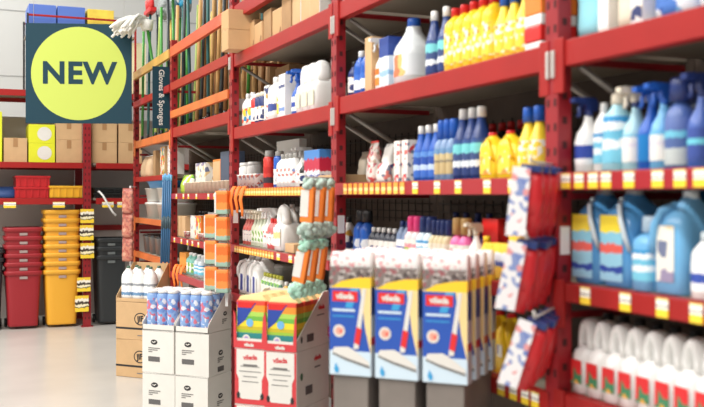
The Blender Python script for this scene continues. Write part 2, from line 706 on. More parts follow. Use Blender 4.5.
# ------------------------------------------------------------------ shelving bays
PY = [0.6, 2.44, 4.235, 6.06, 7.90, 9.64]      # uprights along the run, near to far
BAYS += [(PY[i], PY[i + 1]) for i in range(5)]
DEP = 0.62
XR = XF + DEP
TAGM = bands('price_tag_print', [(0, (250, 214, 60)), (.42, (250, 248, 240)), (.55, (90, 80, 60)), (.62, (250, 248, 236)), (.9, (246, 220, 120))], wob=.03, wscale=9)
TAGY = bands('price_tag_yellow', [(0, (246, 200, 84)), (.3, (250, 226, 150)), (.6, (235, 170, 70))], wob=.04, wscale=9)


def post_mesh(x0, z1, w=.066, dep=.048, front=True):
    b = MB()
    b.box((x0 + dep / 2, 0, z1 / 2), (dep, w, z1), RED_POST)
    if front:
        z = .06
        while z < z1 - .05:
            for y in (-.018, .018):
                b.box((x0 - .0006, y, z), (.002, .012, .024), SLOT)
            b.box((x0 + dep / 2, -w / 2 - .0004, z + .02), (.016, .002, .022), SLOT)
            z += .075
    b.box((x0 + dep / 2, 0, .004), (dep + .05, w + .05, .008), RED_POST)
    return b


def bay(i, label, levels, z1, near=False, bars=(), clip_z=(), zb=3.3):
    """levels: (z top, height, rail?, tag columns, beam material)"""
    y0, y1 = PY[i], PY[i + 1]
    ym, L = (y0 + y1) / 2, y1 - y0
    root = link('shelving_bay', None, None, (XF, y1, 0))
    tag(root, label, 'shelving')
    off = Vector((XF, y1, 0))

    def part(name, mb, parent=root):
        # vertices are written in world places; bring them to the bay's base
        mb.v = [(a - off.x, b - off.y, c) for a, b, c in mb.v]
        return link(name, mb.build(name), parent)

    ends = [y1] + ([y0] if near else [])
    for y in ends:
        for xx, fr in ((XF - .006, True), (XR - .042, False)):
            u = part('upright', post_mesh(xx, z1, front=fr).turn(off=(0, y, 0)))
            if fr:
                for cz in clip_z:
                    cp = MB()
                    for yy in (-.017, .012):
                        cp.box((XF - .012, y + yy, cz), (.012, .013, .085), STEEL, .004)
                    part('beam_clip', cp, u)
            if fr and y < 7:
                part('post_label', MB().box((XF + .018, y - .0345, 1.365), (.034, .003, .085), WHITE), u)
        for zz in (.45, .84, 1.135, 1.50, 1.915, 2.375):
            if zz < z1 - .3:
                part('side_brace', MB().box((XF + DEP / 2 - .03, y, zz), (DEP - .17, .02, .02), RED_POST))
    a, b = y0 + .034, y1 - .034
    for (zt, hh, rail, tags, bm_) in levels:
        if rail:
            r = part('price_rail', MB().box((XF - .006, ym, zt - hh / 2), (.03, b - a, hh), RED_RAIL, .003))
            for (px, wd) in tags:
                y = ypx(px, XF - .02)
                if a + .02 < y < b - .02:
                    part('price_tag', MB().box((XF - .0225, y, zt - hh / 2), (.003, wd, hh * .86), TAGY if wd < .039 else TAGM), r)
        else:
            m = bm_ or RED_BEAM
            bb = MB().box((XF + .02, ym, zt - hh / 2), (.045, b - a, hh), m, .004)
            for e in (a + .004, b - .004):
                bb.box((XF - .004, e, zt - hh / 2 - .035), (.012, .05, hh + .09), m, .003)
            fb = part('beam', bb)
            for (px, wd) in tags:
                y = ypx(px, XF - .01)
                if a + .02 < y < b - .02:
                    part('price_tag', MB().box((XF - .005, y, zt - hh / 2), (.003, wd, hh * .9), TAGM), fb)
            part('beam', MB().box((XR - .02, ym, zt - hh / 2), (.04, b - a, hh), m, .004))
        part('shelf_board', MB().box((XF + DEP / 2 + .012, ym, zt - .012), (DEP - .06, b - a, .024), PANEL))
        if hh > .06:
            for ye in (a + .035, b - .035):
                part('bracket', MB().tube([(XF + .05, ye, zt - hh - .0), (XF + DEP * .62, ye, zt - .27), (XR - .085, ye, zt - .3)], .011, BRACE, 8))
    for (zc, hh, m) in bars:
        part('front_bar', MB().box((XF - .004, ym, zc), (.03, b - a, hh), m, .003))
    bk = MB().box((XR - .062, ym, (.2 + zb) / 2), (.010, L - .004, zb - .2), BACK)
    part('back_panel', bk)
    gr = MB()
    for z in (1.38, 1.42, 1.46, 1.70, 1.76, 1.82):
        gr.tube([(XR - .075, a, z), (XR - .075, b, z)], .0022, MESHDARK, 6)
    n = 22
    for k in range(n):
        y = a + (b - a) * (k + .5) / n
        gr.tube([(XR - .072, y, 1.36), (XR - .072, y, 1.48)], .0022, MESHDARK, 6)
        gr.tube([(XR - .072, y, 1.68), (XR - .072, y, 1.84)], .0022, MESHDARK, 6)
    part('wire_grid', gr)
    if near:
        pass
    return root


def tl(*pxs, w=.05):
    return [(p, w) for p in pxs]


def span(a, b, n, X=XF - .02, w=.045):
    ya, yb = ypx(a, X), ypx(b, X)
    out = []
    for i in range(n):
        y = ya + (yb - ya) * i / (n - 1)
        zc = y * KX + X * sin(YAW)
        out.append((XV + FPX * X / (KX * zc), w))
    return out


ZT, ZR, ZM, ZL, ZU = 1.968, 1.57, 1.238, 0.905, 2.42
bay(0, 'nearest red shelving bay holding blue cleaning bottles, right of thickest post', [
    (ZT, .078, False, [], None), (ZR, .052, True, tl(565.6, 579, 593, 606, 629, 657.6, 680, 700, w=.042), None),
    (ZM, .055, False, tl(583, 623, 660, 694, w=.044), None), (ZL, .055, False, [], None), (2.75, .08, False, [], None), (.3, .06, False, [], None)],
    3.3, near=True, clip_z=(1.90,))
bay(1, 'red shelving bay of yellow bottles behind the boxed mop display', [
    (ZT, .08, False, [], None), (ZR - .01, .055, True, span(345, 402, 11, w=.038) + tl(415, 437, 458, 487, 512, w=.044), None),
    (1.215, .05, True, [], None), (.885, .055, False, tl(499, 511, 523, 533, w=.04), None), (ZU, .08, False, [], None), (.3, .06, False, [], None)],
    3.6, clip_z=(1.88, 2.32))
bay(2, 'red shelving bay of white bottles behind rainbow striped boxes', [
    (1.945, .075, False, [], None), (1.55, .05, True, span(236, 305, 27, w=.036), None),
    (1.185, .045, True, span(235, 272, 15, w=.036) + tl(278, 290, 296, 303, w=.05), None), (.87, .05, True, [], None),
    (ZU, .08, False, [], None), (2.735, .09, False, [], None)], 3.8, clip_z=(2.37,))
bay(3, 'red shelving bay with wooden broom handles behind orange front bars', [
    (2.065, .08, False, [], None), (1.52, .045, True, tl(176, 183, 188, 196, 208, 214, 219, w=.04), None),
    (1.165, .045, True, tl(174, 181, 187, 192, 198, 206, 215, w=.04), None), (.875, .05, True, [], None)],
    2.80, bars=((2.695, .08, mat('rust_red_bar', (206, 84, 52), .45, noise=.15, nscale=4)), (2.405, .065, RED_BEAM), (2.175, .06, ORANGE_BEAM)), zb=3.1)
bay(4, 'farthest red shelving bay under green broom handles, beside the back racking', [
    (2.045, .07, False, [], ORANGE_BEAM), (1.685, .045, False, [], None), (1.285, .05, False, [], ORANGE_BEAM), (.95, .055, False, [], ORANGE_BEAM)],
    2.75, bars=((2.695, .075, mat('ochre_bar', (196, 150, 78), .45, noise=.15, nscale=4)), (2.405, .06, RED_BEAM)), zb=2.72)


# ------------------------------------------------------------------ label prints
L_YEL = printed('yellow_label', (250, 214, 70), [(240, 150, 60), (244, 240, 220), (244, 240, 226)], 60, .40)
L_NAVY = bands('navy_aqua_label', [(0, (40, 62, 120)), (.25, (228, 236, 240)), (.4, (60, 80, 130)), (.62, (120, 206, 210)), (.9, (50, 80, 140))], wob=.12)
L_AQUA = bands('aqua_white_label', [(0, (120, 200, 226)), (.3, (232, 242, 244)), (.5, (110, 190, 220)), (.7, (238, 244, 246)), (.88, (60, 150, 205))], wob=.1)
L_WBLUE = bands('white_blue_label', [(0, (240, 242, 244)), (.3, (52, 80, 170)), (.62, (240, 242, 244))], wob=.08)
L_WORG = bands('white_orange_label', [(0, (240, 140, 50)), (.45, (240, 236, 226)), (.62, (236, 120, 44))], wob=.1)
L_BEIGE = bands('beige_blue_label', [(0, (196, 176, 130)), (.45, (140, 130, 110)), (.55, (200, 184, 140)), (.8, (110, 150, 190))], wob=.06)
L_RED = printed('red_food_label', (214, 40, 44), [(232, 170, 60), (60, 130, 90), (60, 40, 40), (240, 190, 140)], 26, .62)
L_WHITE = printed('white_small_print', (240, 238, 234), [(120, 140, 190), (200, 120, 110)], 60, .28)
L_WRED = printed('white_red_print', (240, 236, 230), [(220, 60, 66), (226, 130, 120), (120, 130, 150)], 60, .38)
L_WDK = printed('white_dark_print', (238, 236, 230), [(50, 60, 110), (210, 160, 60), (60, 60, 66)], 36, .36)
L_GREENY = printed('green_white_print', (236, 238, 226), [(130, 180, 90), (200, 190, 90), (90, 140, 120)], 38, .45)
L_MULTI = printed('bright_mixed_print', (238, 226, 200), [(220, 90, 60), (250, 200, 60), (60, 140, 190), (90, 160, 80)], 30, .7)
L_PINKG = bands('pink_green_label', [(0, (210, 60, 60)), (.3, (150, 190, 70)), (.6, (240, 150, 160)), (.8, (226, 230, 220))], wob=.1)
L_BLUEP = printed('blue_pack_print', (70, 120, 200), [(230, 236, 244), (40, 70, 160), (120, 180, 230)], 26, .5)
L_PALE = printed('pale_label_print', (232, 230, 220), [(150, 140, 170), (110, 120, 150), (226, 200, 150)], 30, .4)
L_FLORAL = printed('floral_bag_print', (238, 230, 224), [(214, 80, 84), (190, 170, 150), (190, 110, 120), (240, 200, 190)], 55, .45)
L_BLUERED = bands('blue_red_carton_print', [(0, (50, 70, 150)), (.3, (222, 226, 236)), (.42, (190, 40, 70)), (.75, (70, 130, 200))], wob=.15)
L_LIME = printed('lime_bag_print', (186, 216, 70), [(240, 240, 230), (120, 180, 60)], 16, .35)

L_CART = printed('carton_print', (196, 158, 112), [(150, 116, 80), (120, 92, 66)], 14, .22, .8)

# ------------------------------------------------------------------ bay 0: blue cleaners at the right
T0 = 'at top right'
row(pouch(.30, .12, .10, mat('aqua_refill', (150, 216, 230), .3), L_AQUA), 'refill_pouch', 'pouch', 'aqua refill pouch beside the thick red post', T0, 580, 1.79, ZT + .002)
row(carton(.33, .05, .12, WCARD, L_WBLUE), 'carton', 'carton', 'slim white and blue carton next to the aqua pouch', T0, 600, 1.80, ZT)
row(pouch(.31, .09, .10, CREAM, L_WORG, 3), 'refill_pouch', 'pouch', 'cream pouch with orange and blue print', T0, 619, 1.80, ZT + .002)
row(carton(.30, .05, .14, WHITE, L_WDK), 'carton', 'carton', 'white printed carton between cream pouch and blue packs', T0, 633, 1.81, ZT)
row(pouch(.30, .16, .13, L_BLUEP, None, 4), 'detergent_bag', 'bag', 'large pale blue detergent bag', T0, (655, 700, 2), 1.82, ZT + .002, 'blue detergent bags')

M0 = 'right of the thick post'
bz = ZR + .002
L_WFRONT = bands('white_front_aqua', [(0, (236, 234, 230)), (.55, (226, 220, 226)), (.7, (238, 236, 232)), (.92, (120, 190, 220))], wob=.06)
row(spray(.225, .060, .085, WHITE, NAVY, bands('spray_white_front', [(0, (240, 240, 240)), (.25, (44, 70, 160)), (.8, (240, 240, 240))], wob=.02)), 'spray_bottle', 'bottle',
    'white spray bottle with dark blue trigger', M0, 577, 1.775, bz)
row(bottle(.205, .055, .065, WHITE, WHITE, L_AQUA, 'round'), 'cleaner_bottle', 'bottle', 'slim white bottle with aqua band', M0, 592, 1.79, bz)
row(bottle(.225, .078, .095, mat('aqua_bottle', (164, 214, 228), .3), CREAM, L_AQUA, 'waist', 2.6, (.1, .7), capr=.022), 'cleaner_bottle', 'bottle',
    'big pale aqua bottle with cream cap', M0, 609, 1.785, bz)
row(spray(.237, .058, .08, mat('clear_aqua', (170, 212, 222), .25), CREAM, L_WFRONT, neck=NAVY), 'spray_bottle', 'bottle', 'clear aqua spray bottle with cream trigger and navy collar', M0, 627, 1.79, bz)
row(spray(.232, .056, .085, BLUE, BLUE, mat('deep_blue_wrap', (24, 120, 190), .3)), 'spray_bottle', 'bottle', 'bright blue spray bottle with blue trigger', M0, 642, 1.795, bz)
row(spray(.235, .056, .08, SKY, BLUE, L_WFRONT), 'spray_bottle', 'bottle', 'light blue spray bottle with white label and blue trigger', M0, 655, 1.785, bz)
row(bottle(.24, .075, .085, mat('indigo_bottle', (78, 104, 166), .3), NAVY, bands('indigo_label', [(0, (190, 200, 200)), (.3, (80, 104, 160)), (.48, (110, 190, 216)), (.60, (90, 112, 172))], wob=.04),
           'round', 2.4, (.04, .66), capr=.032, capz=.76), 'cleaner_bottle', 'bottle', 'dark indigo bottle with wide navy cap and aqua stripe', M0, 674, 1.785, bz)
row(spray(.245, .06, .08, mat('indigo_liquid', (70, 100, 176), .3), NAVY, bands('indigo_spray_label', [(0, (60, 84, 160)), (.45, (110, 200, 220)), (.65, (60, 84, 160))], wob=.03)), 'spray_bottle', 'bottle',
    'indigo spray bottle with dark blue trigger at frame edge', M0, 697, 1.79, bz)
# second rank behind
row(bottle(.22, .08, .08, CLEARISH, NAVY, L_AQUA, 'round'), 'cleaner_bottle', 'bottle', 'clear bottle with navy cap behind', M0, (588, 668, 4), 1.95, bz, 'back rank clear bottles')

J0 = 'on jug shelf'
jz = ZM + .002
JL = bands('jug_label', [(0, (150, 200, 226)), (.13, (40, 70, 160)), (.22, (150, 205, 228)), (.42, (230, 100, 90)), (.56, (140, 204, 228)), (.74, (246, 222, 60))], wob=.06)
row(handle_jug(.285, .135, .17, BLUELIQ, GREYP, JL, (.06, .72), CLEARISH, (-.26, .46), .12), 'detergent_jug', 'jug', 'blue jug with yellow topped label and pale grip', J0, (580, 611, 2), 1.815, jz, 'blue jugs with yellow topped labels')
row(bottle(.205, .08, .10, SKY, mat('pale_blue_cap', (190, 214, 232), .3), L_AQUA, 'square', 4, (.14, .55), capr=.03, capz=.80), 'cleaner_bottle', 'bottle', 'short square sky blue bottle with pale cap', J0, 636, 1.78, jz)
row(handle_jug(.275, .115, .15, SKY, CLEARISH, L_PALE, (.12, .66), None, (-.26, .30), -.1), 'detergent_jug', 'jug', 'tall square blue jug with pale label', J0, 672, 1.80, jz)
row(handle_jug(.30, .17, .16, DEEPLIQ, GREYP, None, hand=CLEARISH, neck=.1), 'detergent_jug', 'jug', 'deep blue jug with clear grip behind the square jug', J0, 700, 2.02, jz)
row(bottle(.17, .08, .07, WHITE, CLEARISH, L_WBLUE, 'round'), 'cleaner_bottle', 'bottle', 'white rounded bottle with blue label at frame edge', J0, 703, 1.745, jz)

V0 = 'on lowest shelf'
WJ = mat('white_jug', (240, 240, 238), .35)
row(loop_jug(.235, .083, .15, WJ, BLACK, L_RED, (.13, .43)), 'bleach_jug', 'jug', 'white loop handled jug with red label', V0, (580, 699, 8), 1.815, ZL + .002, 'white jugs with red labels')

# ------------------------------------------------------------------ bay 1: top shelf
T1 = 'on high shelf above mops'
tz = ZT + .002
row(bottle(.17, .06, .06, NAVY, BLACK, L_WDK, 'round'), 'cleaner_bottle', 'bottle', 'small navy printed bottle against the red post', T1, 349, 1.77, tz)
row(bottle(.21, .075, .07, BLUE, WHITE, bands('blue_white_label', [(0, (236, 240, 244)), (.5, (60, 110, 200)), (.8, (36, 92, 188))], wob=.1), 'round'), 'cleaner_bottle', 'bottle', 'royal blue bottle with white cap', T1, (357, 365, 2), 1.775, tz, 'royal blue bottles with white caps')
row(spray(.235, .07, .055, WHITE, WHITE, L_WORG), 'spray_bottle', 'bottle', 'white spray bottle with orange label', T1, 370, 1.77, tz)
row(carton(.25, .07, .20, CARD), 'open_carton', 'carton', 'upright brown cardboard tray edge holding blue packs', T1, 378, 1.84, tz)
row(carton(.225, .10, .15, bands('blue_white_pack', [(0, (214, 228, 236)), (.25, (150, 190, 220)), (.35, (222, 232, 240)), (.62, (40, 70, 150)), (.85, (30, 60, 140))], wob=.05), None), 'wipes_pack', 'pack', 'blue topped white pack behind the brown cardboard', T1, 390, 1.82, tz)
row(bottle(.285, .17, .16, mat('clear_jug', (224, 230, 232), .25), BLUE, bands('clear_jug_label', [(0, (222, 228, 232)), (.25, (236, 190, 120)), (.45, (226, 120, 80)), (.7, (224, 230, 234)), (.85, (150, 180, 220))], axis='Y', wob=.3, wscale=3), 'slim', 2.6, (.12, .44), capr=.03),
    'vinegar_jug', 'jug', 'big clear white jug with blue cap', T1, 413, 1.815, tz)
NB = bottle(.265, .072, .072, mat('navy_liquid', (40, 64, 124), .25), WHITE, L_NAVY, 'slim', 2, (.06, .55))
row(NB, 'cleaner_bottle', 'bottle', 'navy bottle with white cap', T1, (434, 446, 2), 1.775, tz, 'upper navy bottles with white caps')
YB_ = bottle(.245, .092, .072, YELLOW, REDP, L_YEL, 'square', 3.2, (.1, .6))
row(YB_, 'cleaner_bottle', 'bottle', 'yellow bottle with red cap', T1, (460, 498, 5), 1.775, tz, 'upper yellow bottles with red caps')
YC_ = bottle(.235, .068, .065, mat('yellow_clear', (250, 216, 60), .3), BLUE, L_YEL, 'slim', 2.4, (.08, .52), capr=.017, capz=.82)
row(YC_, 'cleaner_bottle', 'bottle', 'yellow bottle with blue cap', T1, (509, 531, 3), 1.772, tz, 'upper yellow bottles with blue caps')
z = tz
for k, (mm, h, nm) in enumerate(((WHITE, .03, 'white'), (REDP, .05, 'red'), (WHITE, .035, 'pale'), (ORANGE, .07, 'orange'), (L_YEL, .06, 'yellow printed'))):
    row(carton(h, .10, .14, mm, bev=.006), 'sponge_pack', 'pack', f'{nm} packet in the pile', 'of packets beside the thick red post, high shelf', 540, 1.81, z)
    z += h + .001

# bay 1: middle shelf
M1 = 'on tagged shelf above mops'
mz = 1.5585 + .002
row(carton(.045, .30, .16, CARD), 'flat_carton', 'carton', 'flat brown carton lying at the left end', M1, 353, 1.82, mz)
row(pouch(.17, .10, .08, CREAM, None, 7), 'refill_pouch', 'pouch', 'beige pouch standing behind the flat carton', M1, 365, 1.99, mz)
row(pouch(.19, .085, .07, L_FLORAL, REDP, 8), 'refill_pouch', 'pouch', 'white floral pouch with red header', M1, 374, 1.84, mz)
row(pouch(.18, .10, .07, L_WDK, None, 9), 'refill_pouch', 'pouch', 'white pouch with dark print right of floral pouch', M1, 389, 1.86, mz)
row(pouch(.085, .10, .05, L_WRED, None, 10), 'refill_pouch', 'pouch', 'small red and white pouch in front of floral pouch', M1, 383, 1.755, mz)
row(carton(.175, .055, .09, L_WRED), 'carton', 'carton', 'narrow white and red carton', M1, (404.5, 413, 2), 1.80, mz, 'narrow white and red cartons')
row(bottle(.225, .066, .066, BLUE, WHITE, bands('blue_bottle_label', [(0, (60, 110, 200)), (.3, (190, 210, 236)), (.5, (40, 80, 170)), (.8, (90, 140, 210))], wob=.08), 'slim', 2, (.06, .52)), 'cleaner_bottle', 'bottle', 'blue slim bottle with white cap', M1, (423, 438, 3), 1.775, mz, 'blue slim bottles')
row(pump(.235, .06, .06, mat('blue_gel', (120, 150, 190), .3), BLUE, L_BEIGE), 'soap_bottle', 'bottle', 'blue capped bottle with beige label', M1, (444, 456, 3), 1.772, mz, 'beige labelled bottles with blue caps')
row(NB, 'cleaner_bottle', 'bottle', 'navy bottle with white cap and aqua label', M1, (461.5, 479, 3), 1.775, mz, 'middle navy bottles')
row(handle_jug(.165, .115, .085, YELLOW, REDP, L_YEL, (.1, .56), None, (-.3, .34), .2), 'cleaner_jug', 'jug', 'squat yellow jug with red cap', M1, (492, 510, 2), 1.78, mz, 'squat yellow jugs')
row(bottle(.235, .07, .066, mat('yellow_clear', (250, 216, 60), .3), BLUE, L_YEL, 'slim', 2.4, (.08, .52), capr=.02, capz=.8), 'cleaner_bottle', 'bottle', 'yellow bottle with blue cap', M1, (528, 539, 2), 1.775, mz, 'middle yellow bottles with blue caps')
row(bottle(.225, .07, .07, BLACK, REDP, L_WRED, 'round'), 'cleaner_bottle', 'bottle', 'dark red-capped bottle behind yellow jugs', M1, (492, 520, 4), 1.98, mz, 'dark bottles behind the yellow jugs')

# bay 1: shelf behind the mop display
D1 = 'behind the boxed mops'
dz = 1.215 + .002
row(bottle(.18, .06, .06, L_WDK, BLACK, None, 'round'), 'cleaner_bottle', 'bottle', 'white and dark patterned bottle beside the red post', D1, (345, 350, 2), 1.80, dz, 'patterned bottles beside the red post')
row(bottle(.215, .078, .07, BLUE, BLACK, L_BLUEP, 'round', 2.4, (.06, .40), capr=.026, capz=.76), 'cleaner_bottle', 'bottle', 'royal blue bottle with black cap', D1, (357, 366, 2), 1.80, dz, 'royal blue bottles with black caps')
row(bottle(.14, .052, .052, mat('smoke_bottle', (60, 64, 76), .3), WHITE, L_WDK, 'round', 2, (.08, .6)), 'cleaner_bottle', 'bottle', 'small smoky bottle with white cap', D1, (374, 394, 5), 1.79, dz, 'small smoky bottles')
row(bottle(.175, .055, .055, mat('blueish_clear', (130, 150, 184), .3), NAVY, L_WBLUE, 'round'), 'cleaner_bottle', 'bottle', 'blue grey bottle with navy cap', D1, (399, 407, 2), 1.80, dz, 'blue grey bottles with navy caps')
row(pump(.20, .06, .06, mat('clear_pinkish', (226, 200, 200), .3), PINK, L_PINKG), 'soap_bottle', 'bottle', 'clear bottle with bright pink cap', D1, (412, 418, 2), 1.775, dz, 'bottles with pink caps')
row(pump(.20, .06, .06, mat('clear_pale', (200, 216, 226), .3), NAVY, L_AQUA), 'soap_bottle', 'bottle', 'pale bottle with navy cap and aqua label', D1, (424, 430, 2), 1.775, dz, 'navy capped bottles with aqua labels')
row(pump(.19, .06, .06, mat('beige_gel', (206, 190, 150), .3), NAVY, CREAM), 'soap_bottle', 'bottle', 'beige bottle with navy cap', D1, (436, 450, 4), 1.775, dz, 'beige bottles with navy caps')
row(bottle(.20, .062, .06, mat('pink_liquid', (232, 110, 170), .3), mat('tan_cap', (190, 150, 90), .4), L_PINKG, 'round', 2, (.1, .5), capr=.022, capz=.7), 'cleaner_bottle', 'bottle', 'pink bottle with wide tan cap', D1, (457, 465, 2), 1.77, dz, 'pink bottles with tan caps')
row(bottle(.215, .062, .06, NAVY, NAVY, L_BLUEP, 'round'), 'cleaner_bottle', 'bottle', 'tall dark navy bottle in the back rank', D1, (455, 488, 4), 1.93, dz, 'tall navy bottles in the back rank')
row(spray(.185, .062, .055, WHITE, CREAM), 'spray_bottle', 'bottle', 'white spray bottle with cream trigger', D1, 475, 1.765, dz)
row(bottle(.14, .06, .06, YELLOW, YELLOW, None, 'slim'), 'cleaner_bottle', 'bottle', 'small plain yellow bottle right of cream trigger spray', D1, 486, 1.765, dz)
row(carton(.20, .11, .10, REDP), 'carton', 'carton', 'red carton standing behind yellow packs', D1, 500, 1.86, dz)
row(carton(.12, .05, .05, bands('yellow_blue_pack', [(0, (250, 210, 60)), (.35, (60, 80, 160)), (.5, (220, 226, 236)), (.75, (250, 214, 70))], wob=.1)), 'sponge_pack', 'pack', 'small yellow and blue pack beside red glove packs', D1, (494, 512, 3), 1.745, dz, 'small yellow and blue packs')

# bay 1: low shelf right of the mop display
row(handle_jug(.205, .13, .09, YELLOW, REDP, L_PALE, (.3, .5), None, (-.2, .2), .1), 'cleaner_jug', 'jug', 'large yellow jug right of the mop display', 'on low shelf', (500, 512, 2), 1.79, .887, 'large yellow jugs on the low shelf')
row(carton(.17, .07, .06, bands('yellow_sponge_front', [(0, (250, 206, 50)), (.3, (240, 240, 236)), (.45, (250, 206, 50)), (.8, (60, 90, 170))], wob=.06)), 'sponge_pack', 'pack',
    'yellow packet hanging beside', 'the mop display and red gloves', 508, 1.72, 1.232)

# ------------------------------------------------------------------ bay 2: white bottles
T2 = 'on high shelf left of middle post'
t2 = 1.945 + .002
A = 1.79
row(carton(.20, .10, .09, WHITE, L_WRED), 'carton', 'carton', 'white carton with red print', T2, 240, A, t2)
row(bottle(.22, .09, .08, WHITE, WHITE, L_MULTI, 'round'), 'cleaner_bottle', 'bottle', 'white bottle with bright mixed label', T2, (245, 249.5, 2), A, t2, 'white bottles with mixed labels')
row(bottle(.20, .075, .075, REDP, WHITE, L_WDK, 'can'), 'spray_can', 'can', 'red can with white cap', T2, 254, A, t2)
row(bottle(.20, .07, .07, NAVY, CREAM, L_WDK, 'can'), 'spray_can', 'can', 'navy can with cream cap', T2, (258, 262, 2), A, t2, 'navy cans with cream caps')
row(bottle(.18, .07, .07, WHITE, REDP, L_WRED, 'round'), 'cleaner_bottle', 'bottle', 'white bottle with red cap and print', T2, 266, A, t2)
row(carton(.23, .09, .10, WHITE, L_WDK), 'carton', 'carton', 'plain white carton right of red capped bottle', T2, 270.5, 1.83, t2)
row(bottle(.26, .12, .10, WHITE, WHITE, bands('white_dark_patch', [(0, (240, 240, 236)), (.2, (60, 80, 150)), (.6, (238, 238, 236))], wob=.12), 'square', 3), 'cleaner_bottle', 'bottle', 'wide white square bottle with dark patch', T2, 276, A, t2)
row(bottle(.24, .08, .08, WHITE, WHITE, L_YEL, 'round'), 'cleaner_bottle', 'bottle', 'white bottle with yellow label', T2, 283, A, t2)
row(carton(.25, .11, .10, WHITE, bands('white_carton_blue', [(0, (240, 240, 238)), (.1, (120, 150, 210)), (.2, (240, 240, 238)), (.7, (70, 80, 130)), (.78, (240, 240, 238))], wob=.05)), 'carton', 'carton', 'tall white carton left of blue spray bottles', T2, 289, A, t2)
row(spray(.25, .085, .07, BLUE, BLUE, L_WBLUE), 'spray_bottle', 'bottle', 'blue spray bottle', T2, (297, 302, 2), 1.78, t2, 'blue spray bottles')
row(bottle(.26, .06, .06, WHITE, NAVY, L_BLUEP, 'slim'), 'cleaner_bottle', 'bottle', 'slim white bottle behind blue sprays', T2, (303, 308, 2), 1.92, t2, 'slim white bottles behind blue sprays')
row(loop_jug(.265, .13, .16, WHITE, WHITE, mat('pale_cream_label', (226, 226, 196), .5), (.10, .40)), 'bleach_jug', 'jug', 'big white jug with cream label', T2, (313, 327, 3), 1.82, t2, 'big white jugs with cream labels')
row(carton(.385, .22, .12, CARD2), 'storage_carton', 'carton', 'dull brown upright carton behind bottles', T2, (289, 296, 2), 2.03, t2, 'dull brown upright cartons')
row(carton(.33, .20, .12, mat('maroon_card', (140, 44, 44), .6)), 'storage_carton', 'carton', 'maroon carton standing behind white bottles', T2, 306, 2.05, t2)

# bay 2: middle shelf
M2 = 'on tagged shelf left of middle post'
m2 = 1.55 + .002
row(tub(.085, .085, .085, L_WHITE, None), 'tub', 'tub', 'small white printed tub', M2, (240, 257, 5), 1.76, m2, 'small white tubs')
row(bottle(.18, .12, .11, WHITE, WHITE, L_WHITE, 'jar'), 'jar', 'jar', 'large white lidded jar behind small tubs', M2, (246, 254, 2), 1.9, m2, 'large white lidded jars')
row(bottle(.225, .075, .075, mat('red_can', (206, 50, 40), .35), GREYP, bands('red_can_label', [(0, (60, 50, 60)), (.35, (206, 60, 50)), (.6, (190, 40, 36))], wob=.1), 'can', capz=.84), 'spray_can', 'can', 'red spray can with grey cap', M2, 268.5, 1.79, m2)
row(bottle(.215, .07, .07, BLUE, GREYP, L_WDK, 'can', lz=(.08, .5)), 'spray_can', 'can', 'blue spray can with grey cap', M2, 278.5, 1.80, m2)
row(bottle(.19, .085, .075, WHITE, GREYP, L_WHITE, 'round'), 'cleaner_bottle', 'bottle', 'white bottle with grey cap', M2, (285, 297, 4), 1.78, m2, 'white bottles with grey caps')
row(spray(.215, .08, .07, WHITE, GREYP, L_WHITE), 'spray_bottle', 'bottle', 'white spray bottle with grey trigger', M2, (304, 308, 2), 1.80, m2, 'white spray bottles with grey triggers')
row(bottle(.13, .05, .05, BLACK, GREYP, L_WDK, 'round'), 'cleaner_bottle', 'bottle', 'small black bottle before grey trigger sprays', M2, 311, 1.76, m2)
row(carton(.19, .14, .07, L_BLUERED), 'carton', 'carton', 'blue and red printed carton', M2, (318, 326, 2), 1.79, m2, 'blue and red cartons')
row(carton(.22, .14, .10, ORANGE), 'carton', 'carton', 'orange carton behind the blue and red cartons', M2, 320, 2.0, m2)
row(carton(.305, .40, .05, WHITE), 'foam_panel', 'panel', 'white panel standing behind spray cans', M2, 290, 2.0, m2)

# bay 2: spray shelf
S2 = 'two shelves above rainbow cloths'
s2 = 1.185 + .002
row(spray(.225, .075, .06, mat('pink_red_liquid', (216, 110, 100), .3), WHITE, L_WRED), 'spray_bottle', 'bottle', 'pinkish red spray bottle', S2, (241, 246.5, 3), 1.78, s2, 'pinkish red spray bottles')
row(spray(.225, .075, .06, mat('pale_green_liquid', (216, 224, 200), .3), CREAM, L_GREENY), 'spray_bottle', 'bottle', 'pale green spray bottle', S2, (251.5, 260, 4), 1.78, s2, 'pale green spray bottles')
row(spray(.24, .085, .07, WHITE, WHITE, L_WHITE), 'spray_bottle', 'bottle', 'all white spray bottle', S2, (265, 268.5, 2), 1.78, s2, 'all white spray bottles')
row(bottle(.18, .07, .07, mat('rose_bottle', (226, 110, 110), .35), REDP, L_WRED, 'round'), 'cleaner_bottle', 'bottle', 'rose bottle with red cap', S2, (272, 276, 2), 1.77, s2, 'rose bottles with red caps')
row(loop_jug(.265, .15, .14, WHITE, WHITE, bands('white_jug_yellow', [(0, (236, 240, 236)), (.4, (240, 206, 140)), (.75, (236, 240, 240))], wob=.15), (.1, .5)), 'cleaner_jug', 'jug', 'tall white loop handled jug with yellow patch', S2, 284, 1.79, s2)
row(bottle(.25, .11, .09, GREYP, GREYP, None, 'square', 4), 'cleaner_bottle', 'bottle', 'grey bottle right of tall white jug', S2, (292, 299, 2), 1.9, s2, 'grey bottles on the spray shelf')
row(carton(.05, .16, .10, CARD), 'flat_carton', 'carton', 'low brown carton below the grey bottles', S2, 297, 1.77, s2)
row(bottle(.22, .07, .07, NAVY, BLACK, L_WDK, 'round'), 'cleaner_bottle', 'bottle', 'dark navy bottle in the back rank', S2, (256, 280, 4), 2.0, s2, 'dark navy bottles above rainbow boxes')

